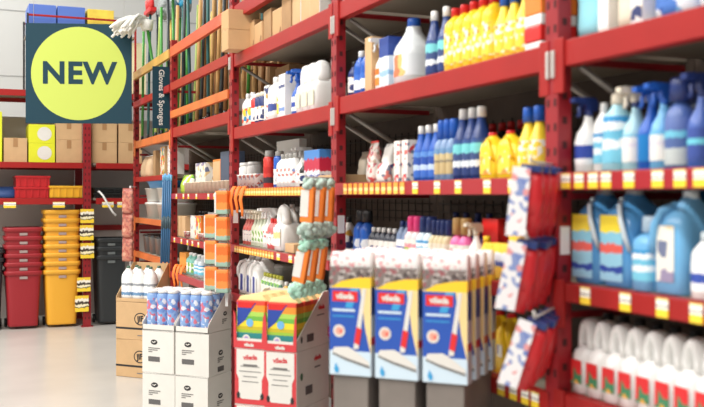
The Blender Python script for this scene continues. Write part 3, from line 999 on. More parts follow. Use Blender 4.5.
# bay 2: low shelf
B2 = 'just above the rainbow cloths'
b2 = .87 + .002
row(handle_jug(.25, .15, .14, WHITE, WHITE, bands('white_blue_stripe', [(0, (236, 238, 240)), (.25, (40, 60, 140)), (.7, (236, 238, 240))], axis='Y', wob=.1)), 'bleach_jug', 'jug', 'round white jug with dark blue label', B2, (241, 253, 3), 1.80, b2, 'white jugs with dark blue labels')
row(bottle(.16, .06, .06, L_GREENY, mat('lime_cap', (190, 190, 70), .4), None, 'round'), 'cleaner_bottle', 'bottle', 'small green and white bottle', B2, (258, 276, 6), 1.78, b2, 'small green and white bottles')
row(tub(.19, .15, .14, GREYP, GREYP), 'bucket', 'bucket', 'grey lidded bucket right of small green bottles', B2, 284, 1.90, b2)
row(bottle(.14, .06, .06, L_WDK, WHITE, None, 'round'), 'cleaner_bottle', 'bottle', 'small dark printed white bottle', B2, (286, 296, 3), 1.76, b2, 'small dark printed white bottles')

# bay 2: cartons on the high shelf
C2 = 'on high shelf'
cz = ZU + .002
for k in range(2):
    place(carton(.125, .16, .20, CARD, L_CART, None, 'tape'), 'storage_carton', f'{["lower", "upper"][k]} brown carton of the pair jutting out over the beam', 'carton', (1.70, 5.86, cz + .126 * k), 0.02 * k)
CB = [carton(.15, .18, .24, CARD, None, None, 'tape'), carton(.18, .17, .24, CARD2, L_CART, None, 'tape'), carton(.14, .19, .25, CARD, L_CART), carton(.19, .17, .24, CARD2, None, None, 'tape'), carton(.165, .18, .24, CARD, L_CART), carton(.20, .17, .24, CARD2)]
row(lambda i: CB[i], 'storage_carton', 'carton', 'brown carton in the low line', C2, (256, 300, 6), 1.87, cz, 'low line of brown cartons')
row(carton(.42, .20, .20, CARD2), 'storage_carton', 'carton', 'tall brown carton in the back rank', C2, (250, 258, 2), 2.12, cz, 'tall brown cartons in back rank')
row(carton(.38, .20, .20, CARD), 'storage_carton', 'carton', 'tall brown carton further right in back rank', C2, 290, 2.14, cz)
row(carton(.33, .20, .20, WCARD, CARD), 'storage_carton', 'carton', 'tall pale carton with brown front', C2, (308, 326, 3), 1.87, cz, 'tall pale cartons')

# ------------------------------------------------------------------ bay 3
U3 = 'below the broom handles'
u3 = 1.52 + .002
row(pouch(.15, .30, .10, L_LIME, None, 21), 'cleaning_bag', 'bag', 'lime green bag slumped at the left end', U3, 181, 1.80, u3, front=True)
row(pouch(.20, .22, .10, mat('clear_pack', (206, 206, 196), .3), L_GREENY, 22), 'cleaning_bag', 'bag', 'clear bag with green print behind lime bag', U3, (180, 190, 2), 1.95, u3, 'clear bags behind lime bag', front=True)
row(carton(.24, .16, .12, L_PALE), 'carton', 'carton', 'pale printed carton left of orange carton', U3, (202, 207, 2), 1.88, u3, 'pale cartons beside orange carton')
row(carton(.25, .2, .12, ORANGE, CARD), 'carton', 'carton', 'orange carton with brown front', U3, 214, 1.88, u3)
row(carton(.30, .22, .12, mat('slate_navy', (70, 82, 104), .5)), 'carton', 'carton', 'slate navy carton beside the red post', U3, 224, 1.88, u3)
row(tub(.085, .09, .09, mat('beige_tub', (220, 200, 176), .5, noise=.12, nscale=40), None), 'tub', 'tub', 'small beige printed tub', U3, (184, 226, 12), 1.76, u3, 'small beige tubs', front=True)

L3 = 'beside hanging orange sponge packs'
l3 = 1.165 + .002
row(carton(.17, .18, .10, CARD), 'carton', 'carton', 'beige open carton at the left end', L3, (177, 181, 2), 1.80, l3, 'beige open cartons', front=True)
row(carton(.18, .16, .10, L_PALE), 'carton', 'carton', 'pale carton left of orange carton', L3, 190, 1.80, l3)
row(carton(.18, .18, .10, ORANGE, L_MULTI), 'carton', 'carton', 'orange printed carton left of blue tub', L3, 197, 1.80, l3)
row(tub(.16, .34, .16, BLUE, None), 'tub', 'tub', 'blue open tub', L3, 207, 1.82, l3)
row(tub(.05, .12, .09, L_FLORAL, None), 'tub', 'tub', 'low beige tray', L3, (183, 199, 4), 1.745, l3, 'low beige trays', front=True)
row(bottle(.2, .1, .1, BLACK, BLACK, L_GREENY, 'round'), 'cleaner_bottle', 'bottle', 'dark bottle in back rank', L3, (200, 214, 4), 2.05, l3, 'dark bottles in back rank, far bay')

K3 = 'low beside orange sponge packs'
k3 = .875 + .002
row(carton(.16, .2, .08, mat('orange_card', (240, 160, 70), .5)), 'carton', 'carton', 'upright orange carton beside red post', K3, 181, 1.78, k3, front=True)
row(bottle(.17, .11, .09, mat('mint_bottle', (130, 196, 180), .35), WHITE, L_GREENY, 'waist'), 'cleaner_bottle', 'bottle', 'mint green bottle', K3, (190, 194, 2), 1.78, k3, 'mint green bottles')
row(bottle(.17, .10, .09, CLEARISH, WHITE, L_AQUA, 'round'), 'cleaner_bottle', 'bottle', 'milky white bottle right of mint bottles', K3, (199, 203, 2), 1.78, k3, 'milky white bottles')
row(pouch(.08, .14, .08, L_WRED, None, 31), 'cleaning_bag', 'bag', 'small red and white bag', K3, (207, 222, 4), 1.77, k3, 'small red and white bags', front=True)

# ------------------------------------------------------------------ bay 4
U4 = 'high in farthest bay'
u4 = 1.685 + .002
row(pouch(.20, .2, .12, mat('kraft_bag', (206, 176, 140), .6), WHITE, 41), 'cleaning_bag', 'bag', 'kraft bag with white header', U4, (139, 144, 2), 1.80, u4, 'kraft bags with white headers', front=True)
row(carton(.24, .14, .12, CARD2), 'carton', 'carton', 'narrow brown carton between kraft bags and orange pack', U4, 150, 1.82, u4, front=True)
row(carton(.26, .22, .12, CARD, L_MULTI), 'carton', 'carton', 'brown carton with bright orange print', U4, 158, 1.82, u4, front=True)
row(carton(.26, .14, .12, WCARD, L_WHITE), 'carton', 'carton', 'white printed carton beside the sign post', U4, 165, 1.82, u4, front=True)
N4 = 'in farthest bay'
n4 = 1.285 + .002
row(tub(.14, .34, .34, mat('clear_basket', (214, 212, 204), .35), WHITE), 'storage_basket', 'basket', 'lower white lidded basket of a stack', N4, (143, 155, 2), 1.92, n4, 'lower white baskets', front=True)
row(tub(.13, .34, .34, mat('clear_basket', (214, 212, 204), .35), None), 'storage_basket', 'basket', 'upper white open basket of a stack', N4, (143, 155, 2), 1.92, n4 + .158, 'upper white baskets', front=True)
row(tub(.06, .8, .40, mat('bright_blue_lid', (60, 160, 226), .3), mat('bright_blue_lid', (40, 140, 214), .3)), 'storage_tray', 'tray', 'wide bright blue lidded tray lying across white baskets', N4, 149, 1.94, n4 + .291, front=True)
O4 = 'low in farthest bay'
o4 = .95 + .002
row(tub(.16, .22, .24, mat('smoke_tub', (120, 122, 124), .3), BLACK), 'storage_tub', 'tub', 'smoky grey tub with black lid', O4, (141.5, 159, 4), 1.86, o4, 'smoky grey tubs', front=True)

row(carton(.37, .22, .14, CARD2), 'storage_carton', 'carton', 'dull brown upright carton behind wooden broom handles', 'above tagged shelves', (205, 216, 4), 2.13, 2.067, 'brown cartons behind broom handles', front=True)

settle()


# ------------------------------------------------------------------ floor displays turned towards the incoming aisle
RZ = radians(43.0)
INKD = mat('barcode_grey', (96, 94, 94), .6)


def loc_at(origin, lx, ly, z, rz=RZ):
    return (origin[0] + lx * cos(rz) - ly * sin(rz), origin[1] + lx * sin(rz) + ly * cos(rz), z)


def add_side(b, q, off):
    q.turn(radians(90), off)
    for m in q.mats:
        b.mi(m)
    o = len(b.v)
    b.v += q.v
    b.f += [tuple(i + o for i in f) for f in q.f]
    b.m += [b.mats.index(q.mats[k]) for k in q.m]
    b.sm += q.sm


def oval_logo(b, x, y, z, r, m=INK, word='Jif', wm=WCARD):
    b.flat(circle(r, 24, r * .62), x, m, y, z)
    b.flat([(r * .7, -r * .1), (r * .45, r * .22), (r * .1, -r * .02), (-r * .2, r * .26), (-r * .7, r * .12), (-r * .3, r * .02), (r * .05, -r * .26), (r * .4, 0)], x - .001, wm, y, z)
    return b


def print_block(b, x, y, z, w, word=False, bar=True):
    for k, (dz, ww) in enumerate(((.0, 1), (-.012, .8), (-.024, .35))):
        b.flat(rect(-w * ww + w, w, -.003, .003), x, INKG, y - w * .5 + w * .0 - w * .0, z + dz)
    if bar:
        b.flat(rect(-w * .5, w * .5, -.016, .016), x, INKD, y, z - .07)
    return b


@lru_cache(None)
def white_case(w, d, h):
    box = MB().box((0, 0, h / 2), (d, w, h), WCARD, .003)
    box.box((-d / 2 - .0002, 0, h - .004), (.001, w * .98, .002), INKG)
    f = MB()
    oval_logo(f, -d / 2 - .0006, w * .12, h * .72, .026)
    print_block(f, -d / 2 - .0006, w * .12, h * .58, .09)
    s = MB()
    q = MB()
    oval_logo(q, 0, 0, h * .5, .026)
    print_block(q, 0, 0, h * .38, .075)
    add_side(s, q, (d * .02, -w / 2 - .0006, 0))
    return [('box', box.build('case_box'), []), ('printed_front', f.build('case_front'), []), ('printed_side', s.build('case_side'), [])]


@lru_cache(None)
def cut_tray(w, d, h, m, lip=.04, low=.05, panel=None, side=None):
    t = .004
    b = MB()
    b.box((0, 0, t / 2), (d, w, t), m)
    b.box((-d / 2 + t / 2, 0, lip / 2), (t, w, lip), m)
    b.box((d / 2 - t / 2, 0, h / 2), (t, w, h), m)
    for s in (-1, 1):
        o = [(-d / 2, 0), (d / 2, 0), (d / 2, h), (d * .32, h), (-d / 2, low)]
        q = MB().prism(o, s * w / 2 - (t if s > 0 else 0), s * w / 2 + (t if s < 0 else 0), m)
        q.v = [(y, x, z) for x, y, z in q.v]
        q.f = [f[::-1] for f in q.f]
        b.add(q.v, q.f, m)
    if side:
        add_side(b, side, (0, -w / 2 - .0006, 0))
    parts = [('tray', b.build('tray_body'), [])]
    q = MB()
    if panel == 'white':
        oval_logo(q, 0, -d * .22, h * .42, .022)
        print_block(q, 0, -d * .2, h * .28, .06, bar=False)
        s = MB()
        add_side(s, q, (0, -w / 2 - .0006, 0))
        parts.append(('printed_side', s.build('tray_side'), []))
    return parts


# white cases of blue cans
O1 = gpt(208, 5.9)
W1, D1_, H1, Z1 = .25, .27, .272, .098
pl = link('pallet', None, None, loc_at(O1, D1_ / 2, W1, 0), RZ)
tag(pl, 'low wooden pallet under the white cardboard cases', 'pallet')
for k in range(4):
    link('top_board', MB().box((-.10 + .066 * k, 0, .087), (.055, .50, .018), WOOD, .002).build('pallet_board'), pl)
for k in range(3):
    link('bearer', MB().box((0, -.21 + .21 * k, .039), (.26, .06, .077), WOOD, .002).build('pallet_bearer'), pl)
nm = {0: 'bottom', 1: 'upper'}
for lv in range(2):
    for c in range(2):
        side = 'right' if c == 0 else 'left'
        x, y, z = loc_at(O1, D1_ / 2, W1 * (c + .5) + .003 * c, Z1 + lv * (H1 + .001))
        place(white_case(W1 - .004, D1_, H1), 'cardboard_case', f'{nm[lv]} {side} white cardboard case with dark oval logo under blue cans', 'box', (x, y, z), RZ + (.015 if (lv + c) % 2 else -.02), 'white cases under blue cans')
CANL = printed('blue_can_print', (134, 168, 218), [(206, 110, 132), (222, 228, 240), (106, 142, 206)], 50, .5)
CAN = bottle(.25, .0765, .0765, mat('can_blue', (134, 168, 220), .3), WHITE, CANL, 'can', 2, (.03, .78), capr=.036, capz=.93)
for c in range(2):
    side = 'right' if c == 0 else 'left'
    x, y, z = loc_at(O1, D1_ / 2, W1 * (c + .5) + .003 * c, Z1 + 2 * (H1 + .001))
    place(cut_tray(W1 - .004, D1_, .25, WCARD, .035, .05, 'white'), 'display_tray', f'{side} cut open white tray holding blue cans', 'tray', (x, y, z), RZ, 'white trays of blue cans')
    for i in range(3):
        for j in range(3):
            px_, py_, pz_ = loc_at(O1, D1_ / 2 + (i - 1) * .081, W1 * (c + .5) + .003 * c + (1 - j) * .0775, z + .006)
            rown = ['front', 'middle', 'back'][i]
            coln = ['left', 'centre', 'right'][j]
            place(CAN, 'aerosol_can', f'blue can with white top, {rown} row {coln}, in the {side} white tray', 'can', (px_, py_, pz_), RZ + random.uniform(-.5, .5), 'blue cans in the white trays')

# brown cases with white bottles behind them
O2 = gpt(151, 7.77)


@lru_cache(None)
def brown_case(w, d, h):
    box = MB().box((0, 0, h / 2), (d, w, h), CARD, .003)
    f = MB()
    f.flat(circle(.062, 28, .052), -d / 2 - .0006, INK, -w * .18, h * .56)
    f.flat(circle(.052, 28, .043), -d / 2 - .0012, CARD, -w * .18, h * .56)
    f.text('JIF', -d / 2 - .002, -w * .18, h * .56, .062, INK, .003, rot=.15)
    f.flat(rect(-w / 2, w / 2, -.008, .008), -d / 2 - .0006, INK, 0, h * .3)
    f.flat(rect(-.03, .03, -.004, .004), -d / 2 - .0006, INKG, -w * .18, h * .12)
    return [('box', box.build('brown_case_box'), []), ('printed_front', f.build('brown_case_front'), [])]


for lv in range(2):
    x, y, z = loc_at(O2, .14, .18, .002 + lv * .311)
    place(brown_case(.36, .28, .31), 'cardboard_case', f'{nm[lv]} brown cardboard case with dark round logo in aisle', 'box', (x, y, z), RZ + (.02 if lv else -.01), 'brown cases in the aisle')
x, y, z = loc_at(O2, .14, .18, .002 + 2 * .311)
place(cut_tray(.36, .28, .31, CARD, .03, .04), 'display_tray', 'brown cut open tray of white bottles on brown cases', 'tray', (x, y, z), RZ)
WB = bottle(.285, .112, .095, WHITE, mat('dark_green_cap', (84, 112, 92), .4), bands('cream_cleanser_label', [(0, (240, 242, 242)), (.1, (110, 150, 190)), (.26, (240, 242, 244)), (.6, (150, 154, 160)), (.72, (240, 242, 242))], wob=.10, wscale=9), 'round', 2.6, (.1, .66), capr=.016, capz=.93)
for i in range(2):
    for j in range(3):
        px_, py_, pz_ = loc_at(O2, .08 + i * .115, .18 + (1 - j) * .113, z + .006)
        place(WB, 'cleaner_bottle', f'white bottle with dark green cap, {["front", "back"][i]} row {["left", "centre", "right"][j]}, on brown cases', 'bottle', (px_, py_, pz_), RZ, 'white bottles on brown cases')

# rainbow cloth display
O3 = gpt(296, 4.30)
W3, D3, H3 = .168, .34, .262
RCASE = mat('red_case_print', (206, 60, 66), .6)
SCRIPT = mat('script_red', (206, 50, 60), .6)


@lru_cache(None)
def red_case(w, d, h):
    box = MB().box((0, 0, h / 2), (d, w, h), WCARD, .003)
    f = MB()
    x = -d / 2 - .0006
    f.flat(rect(-w * .49, w * .49, .002, h * .985), x, RCASE)
    o = [(-w * .43, h * .98), (w * .43, h * .98), (w * .43, h * .55), (w * .36, h * .45), (w * .36, h * .16), (w * .28, h * .10), (-w * .28, h * .10), (-w * .36, h * .16), (-w * .36, h * .45), (-w * .43, h * .55)]
    f.flat(o, x - .0008, WCARD)
    f.text('vileda', x - .002, 0, h * .84, .032, SCRIPT, .001, rot=.06)
    for k, ww in enumerate((.3, .34, .22, .26)):
        f.flat(rect(-w * ww, w * ww, -.002, .002), x - .0016, INKG, 0, h * (.68 - .09 * k))
    f.flat(rect(-w * .22, w * .22, -.005, .005), x - .0016, INKG, 0, h * .70)
    for s in (-1, 1):
        f.flat(circle(.009, 12, .016), x - .0016, INK, s * w * .37, h * .16)
    q = MB()
    q.text('vileda', -.001, -d * .12, h * .80, .032, SCRIPT, .001, rot=.06)
    q.flat(rect(-.03, .03, -.004, .004), 0, INKG, -d * .12, h * .64)
    q.flat(rect(-.035, .035, -.02, .02), 0, INKD, d * .14, h * .28)
    q.flat(circle(.013, 12, .018), 0, mat('hole_green', (70, 110, 80), .6), d * .36, h * .55)
    add_side(box, q, (0, -w / 2 - .0006, 0))
    return [('box', box.build('red_case_box'), []), ('printed_front', f.build('red_case_front'), [])]


lev3 = ['floor level', 'second level', 'topmost closed']
for lv in range(3):
    for c in range(2):
        side = 'right' if c == 0 else 'left'
        x, y, z = loc_at(O3, D3 / 2 + .02 * c, (W3 + .006) * c + W3 / 2, .002 + lv * (H3 + .001))
        place(red_case(W3, D3, H3), 'cardboard_case', f'{lev3[lv]} {side} white and red cardboard case under rainbow cloths', 'box', (x, y, z), RZ + (.03 * c), 'white and red cases')
RB = [(0, (196, 160, 214)), (.10, (226, 220, 232)), (.16, (40, 130, 130)), (.30, (150, 190, 60)), (.36, (196, 180, 40)), (.44, (240, 214, 50)), (.56, (110, 180, 70)), (.66, (170, 210, 90)), (.76, (240, 150, 50)), (.9, (226, 74, 56))]
RAIN = bands('rainbow_cloths', RB, wob=.01)
CORNER = mat('corner_blue', (40, 70, 160), .4)


@lru_cache(None)
def cloth_pack(w, h, d):
    b = MB().box((0, 0, h / 2), (d, w, h), RAIN, .006)
    f = MB()
    x = -d / 2 - .0008
    f.flat([(w * .46, h * .42), (w * .46, h * .96), (-w * .2, h * .96), (w * .2, h * .56)], x, CORNER)
    f.flat([(w * .44, h * .84), (w * .44, h * .96), (-w * .18, h * .96), (-w * .02, h * .84)], x - .0008, REDP)
    f.flat(circle(.019, 20), x - .0008, SKY, w * .02, h * .52)
    f.flat(circle(.02, 20), x - .0008, WCARD, w * .14, h * .17)
    f.flat(circle(.012, 16), x - .0016, mat('lilac', (170, 140, 200), .4), w * .14, h * .17)
    hd = MB().prism([(-w * .5, 0), (w * .5, 0), (w * .40, .020), (-w * .34, .026)], -d * .3, d * .3, PALEY)
    hd.v = [(a, b_, c + h * .995) for a, b_, c in hd.v]
    return [('cloths', b.build('cloth_stack'), []), ('printed_front', f.build('cloth_front'), []), ('yellow_flap', hd.build('cloth_flap'), [])]


@lru_cache(None)
def red_tray(w, d, h):
    q = MB()
    q.text('vileda', -.001, -d * .24, h * .72, .03, SCRIPT, .001)
    q.flat(rect(-.04, .04, -.003, .003), 0, INKG, -d * .22, h * .58)
    q.flat(rect(-.035, .035, -.018, .018), 0, INKD, d * .1, h * .2)
    q.flat(circle(.010, 12, .016), 0, mat('hole_dark', (60, 70, 66), .6), d * .36, h * .2)
    parts = cut_tray(w, d, h, WCARD, .045, .05, None, q)
    f = MB()
    x = -d / 2 - .0006
    o = [(-w / 2, .0), (w / 2, .0), (w / 2, h * .7), (w * .44, h * .62), (w * .40, h * .13), (-w * .40, h * .13), (-w * .44, h * .6), (-w / 2, h * .68)]
    f.prism(o, x - .003, x, RCASE)
    f.text('vileda', x - .004, 0, h * .065, .022, WCARD, .001)
    return parts + [('red_front', f.build('tray_front'), [])]


for c in range(2):
    side = 'right' if c == 0 else 'left'
    lx0, ly0 = .02 * c, (W3 + .006) * c
    zt = .002 + 3 * (H3 + .001)
    x, y, z = loc_at(O3, D3 / 2 + lx0, ly0 + W3 / 2, zt)
    place(red_tray(W3, D3, .25), 'display_tray', f'{side} red fronted tray of rainbow striped cloths', 'tray', (x, y, z), RZ, 'red fronted cloth trays')
    for k in range(4):
        x, y, z = loc_at(O3, lx0 + .048 + k * .082, ly0 + W3 / 2, zt + .006)
        place(cloth_pack(W3 - .014, .215, .076), 'cloth_pack', f'rainbow striped cloth pack in {side} red tray, {["frontmost", "second from front", "third from front", "rearmost"][k]}', 'cloth pack', (x, y, z), RZ, 'rainbow striped cloth packs')

# boxed mop display
O4_ = gpt(467, 2.95)
PAD = printed('white_pad_dots', (240, 238, 236), [(232, 150, 156), (230, 176, 180)], 80, .16, .8)
CHECK = printed('grey_check_pad', (124, 114, 110), [(84, 74, 72), (176, 168, 164), (150, 92, 96)], 80, .6, .8)
MBLUE = mat('mop_box_blue', (38, 84, 178), .35)
MCYAN = mat('mop_box_cyan', (60, 160, 216), .35)
MRED = mat('mop_logo_red', (222, 44, 46), .35)
MYEL = mat('mop_sash_yellow', (248, 206, 50), .35)
MPALE = mat('mop_box_pale', (206, 226, 240), .35)
FLOORC = mat('mop_floor_cream', (240, 214, 150), .4)


@lru_cache(None)
def mop_box(w, d, h):
    b = MB().box((0, 0, h * .40), (d, w, h * .80), bands('mop_side_print', [(0, (196, 206, 214)), (.32, (190, 50, 70)), (.40, (190, 200, 210)), (.62, (70, 90, 150)), (.9, (230, 200, 90))], wob=.04), .002)
    top = MB().loft([(h * .80, d * .49, w * .495, 10), (h * .975, d * .49, w * .49, 9), (h, d * .40, w * .46, 6)], PAD, 28)
    f = MB()
    x = -d / 2 - .0008
    f.flat(rect(-w * .49, w * .49, .002, h * .71), x, MBLUE)
    f.flat([(w * .49, .002), (-w * .49, .002), (-w * .49, h * .42), (-w * .28, h * .71), (-w * .49, h * .71), (-w * .49, h * .2), (w * .49, h * .2)], x - .0004, MPALE)
    f.flat([(-w * .49, h * .18), (-w * .49, h * .71), (-w * .24, h * .71), (-w * .36, h * .38)], x - .0006, FLOORC)
    f.flat([(-w * .05, h * .55), (-w * .22, h * .71), (-w * .02, h * .71), (w * .12, h * .55)], x - .0008, MCYAN)
    f.flat(rect(-w * .18, w * .42, h * .60, h * .685), x - .0012, MRED)
    f.text('vileda', x - .0026, w * .12, h * .642, .027, WCARD, .0012)
    f.flat(rect(-w * .12, w * .42, -.004, .004), x - .0012, MPALE, 0, h * .53)
    f.flat(rect(-w * .1, w * .42, -.002, .002), x - .001, MCYAN, 0, h * .48)
    f.flat(circle(w * .14, 24), x - .0012, WCARD, w * .26, h * .36)
    f.flat(circle(w * .09, 20), x - .0018, mat('badge_peach', (240, 170, 150), .4), w * .26, h * .36)
    f.flat([(w * .28, h * .37), (w * .20, h * .34), (w * .16, h * .39), (w * .21, h * .36)], x - .0024, MRED)
    # mop head, red grip and pole
    f.flat([(w * .42, h * .19), (w * .38, h * .225), (w * .05, h * .235), (-w * .1, h * .21), (-w * .45, h * .12), (-w * .46, h * .085), (w * .1, h * .14), (w * .4, h * .17)], x - .0016, WCARD)
    f.flat([(w * .42, h * .185), (w * .1, h * .145), (-w * .46, h * .09), (-w * .46, h * .07), (w * .1, h * .125), (w * .42, h * .17)], x - .002, INKG)
    f.flat([(-w * .08, h * .22), (-w * .2, h * .22), (-w * .38, h * .71), (-w * .30, h * .71)], x - .002, WCARD)
    f.flat([(-w * .10, h * .27), (-w * .22, h * .25), (-w * .28, h * .38), (-w * .16, h * .40)], x - .0026, MRED)
    f.flat([(w * .34, h * .10), (w * .38, h * .05), (w * .34, h * .02), (w * .28, h * .02), (w * .26, h * .05)], x - .002, MCYAN)
    s = MB()
    s.flat([(w * .49, h * .71), (-w * .49, h * .71), (-w * .49, h * .80), (-w * .2, h * .795), (w * .2, h * .765), (w * .42, h * .72)], x - .0004, MYEL)
    s.flat([(w * .49, h * .71), (w * .42, h * .72), (w * .2, h * .765), (-w * .2, h * .795), (-w * .49, h * .80), (-w * .49, h * .88), (w * .49, h * .88)], x - .0002, CHECK)
    return [('box', b.build('mop_box_body'), []), ('pad', top.build('mop_pad'), []), ('printed_front', f.build('mop_front'), []), ('yellow_sash', s.build('mop_sash'), [])]


WM, DM, HM = .149, .046, .405
for c in range(3):
    for k in range(4):
        x, y, z = loc_at(O4_, DM / 2 + k * .093, WM / 2 + c * .163, .911)
        col = ['right', 'middle', 'left'][c]
        place(mop_box(WM, DM, HM), 'boxed_mop', f'boxed mop with red logo, {col} file, {["front box", "second box back", "third box back", "rearmost box"][k]}', 'boxed mop', (x, y, z), RZ + (.03 if c == 2 else random.uniform(-.015, .015)), 'boxed mops on the grey stand')
st = link('display_stand', None, None, loc_at(O4_, .17, .24, 0), RZ)
tag(st, 'grey cardboard stand carrying the boxed mops', 'stand')
GST = mat('stand_grey', (128, 120, 114), .7, noise=.1, nscale=8)
for c in range(3):
    link('column', MB().box((0, (c - 1) * .163, .455), (.32, .125, .906), GST, .004).build('stand_column'), st)
link('base', MB().box((0, 0, .02), (.36, .48, .04), BLACK, .004).build('stand_base'), st)


# ------------------------------------------------------------------ hanging strips
def blob(b, c, r, m, sx=1, sy=1, sz=1, seed=0, n=16):
    rnd = random.Random(seed)
    for k in range(n):
        a, u = rnd.uniform(0, 2 * pi), rnd.uniform(-1, 1)
        s = math.sqrt(1 - u * u)
        d = Vector((s * cos(a) * sx, s * sin(a) * sy, u * sz)) * r
        bm = bmesh.new()
        bmesh.ops.create_icosphere(bm, subdivisions=1, radius=r * rnd.uniform(.4, .55))
        vs = [v.co + Vector(c) + d * .62 for v in bm.verts]
        fs = [[v.index for v in f.verts] for f in bm.faces]
        bm.free()
        b.add(vs, fs, m, True)
    return b


GLOVE = mat('glove_red', (200, 30, 38), .4)
GCARD = printed('glove_card_print', (230, 228, 230), [(130, 146, 194), (222, 150, 150), (104, 124, 186)], 55, .5)


@lru_cache(None)
def glove_pack(h, first=False):
    b = MB()
    # cuff, palm and fingers of a folded rubber glove
    b.loft([(h * .30, .018, .036, 3), (h * .50, .024, .040, 3), (h * .78, .022, .036, 3), (h * .9, .012, .034, 3)], GLOVE, 16)
    for k, (yy, ln) in enumerate(((-.028, .20), (-.010, .28), (.009, .30), (.027, .24))):
        b.tube([(0, yy, h * .34), (.002, yy * 1.1, h * (.34 - ln * .5)), (.0, yy * 1.2, h * (.34 - ln))], .013, GLOVE, 8, .009)
    c = MB().prism([(-.008, h * .02), (.050, h * .0), (.044, h * .96), (-.008, h * .96)] if first else [(-.006, h * .72), (.036, h * .72), (.036, h * .96), (-.006, h * .96)], -.031, -.028, GCARD)
    b.loft([(h * .0, .012, .026, 3, .0, -.006), (h * .5, .020, .034, 3, .0, -.010), (h * .88, .014, .030, 3, .0, -.006)], GLOVE, 16)
    hd = MB().box((-.004, -.004, h * .95), (.032, .06, h * .11), NAVY, .004)
    return [('glove', b.build('glove'), []), ('card', c.build('glove_card'), []), ('header', hd.build('glove_header'), [])]


def hook_series(spec, name, cat, desc, px, zc, ztop, h, n, step, group, tilt=0.0, ext=0.0, roll=0.0):
    o = gpt(px, zc)
    L = step * (n - 1) + .06 + ext
    hk = MB().tube([(-.03, 0, 0), (L, 0, 0)], .004, STEEL, 8)
    hk.tube([(-.03, 0, 0), (-.035, 0, .02)], .004, STEEL, 8)
    ho = link('hook', hk.build('hook'), None, (o[0], o[1], ztop + .008), RZ)
    tag(ho, f'steel hook carrying {group}', 'hook')
    fn = ['front', 'second from front', 'third from front', 'fourth from front', 'rearmost']
    for k in range(n):
        x, y, z = loc_at(o, k * step, random.uniform(-.006, .006) + h * sin(roll), ztop - h * cos(roll))
        oo = place(spec if isinstance(spec, list) else spec[min(k, 1)], name, f'{desc}, {fn[k] if k < n - 1 else "rearmost"}', cat, (x, y, z), RZ + random.uniform(-.05, .05) + tilt, group)
        oo.rotation_euler = (roll + random.uniform(-.03, .03), 0, oo.rotation_euler.z)
    return o


for px_, zt_, roll_, nm_ in ((533, 1.588, .12, 'top'), (528, 1.375, .2, 'middle'), (536, 1.152, .3, 'bottom')):
    hook_series((glove_pack(.205, True), glove_pack(.205)), 'glove_pack', 'gloves', f'red rubber glove pack on the {nm_} hook', px_, 2.68, zt_, .205, 5, .08, f'the {nm_} row of red gloves', roll=roll_)


@lru_cache(None)
def duster(h, m):
    b = MB().box((.0, 0, h * .58), (.03, .062, h * .60), ORANGE, .008)
    c = MB().box((-.0155, .010, h * .60), (.003, .040, h * .44), WCARD, .001)
    hd = blob(MB(), (0, 0, h * .16), .046, m, .9, 1.0, .9, 3)
    lo = blob(MB(), (0, 0, h * .92), .038, m, .9, 1.0, .7, 5)
    return [('handle', b.build('duster_handle'), []), ('card', c.build('duster_card'), []), ('fluffy_head', hd.build('duster_head'), []), ('fluffy_tuft', lo.build('duster_tuft'), [])]


MG = mat('mint_grey_fluff', (176, 196, 186), .9, noise=.4, nscale=30)
hook_series(duster(.27, MG), 'duster', 'duster', 'orange handled duster with mint head, upper hook', 308, 4.22, 1.575, .27, 3, .10, 'orange mint dusters on the upper hook', roll=.05)
hook_series(duster(.26, MINT), 'duster', 'duster', 'orange handled duster with mint head, lower hook', 303, 4.20, 1.30, .26, 3, .10, 'orange mint dusters on the lower hook', roll=.16)

SPONGE = bands('orange_sponge_print', [(0, (150, 180, 164)), (.2, (240, 140, 66)), (.5, (242, 112, 44)), (.85, (244, 140, 66))], wob=.08)


@lru_cache(None)
def sponge_pack(h, w):
    b = MB().box((0, 0, h / 2), (.045, w, h), SPONGE, .010)
    hd = MB().box((0, 0, h * 1.04), (.006, w * .6, h * .10), GREYFL, .001)
    e = MB().box((-.023, w * .42, h * .5), (.003, w * .09, h * .9), WCARD, .001)
    return [('pack', b.build('sponge_body'), []), ('header', hd.build('sponge_header'), []), ('printed_edge', e.build('sponge_edge'), [])]


STRIP = MB().box((0, 0, .36), (.003, .02, .72), WHITE).build('strip')
for si, (px, zc, zt, lab) in enumerate(((211, 6.02, 1.40, 'left'), (222, 5.98, 1.55, 'right'))):
    o = gpt(px, zc)
    s = link('merchandise_strip', STRIP, None, (o[0] + .035, o[1] + .033, .80), RZ)
    tag(s, f'white hanging strip behind the {lab} column of orange sponge packs', 'strip')
    link('clip', MB().tube([(0, 0, .71), (XF - .0 - o[0], 0, .71)], .004, STEEL, 6).build('strip_clip'), s)
    n = 3 if si == 0 else 4
    for k in range(n):
        place(sponge_pack(.148, .092), 'sponge_pack', f'orange sponge pack in {lab} column hanging left of post, {["top", "second", "third", "lowest"][k if k < n - 1 else 3]}', 'sponge pack',
              (o[0], o[1], zt - .165 * (k + 1)), RZ + random.uniform(-.1, .1), 'hanging orange sponge packs')

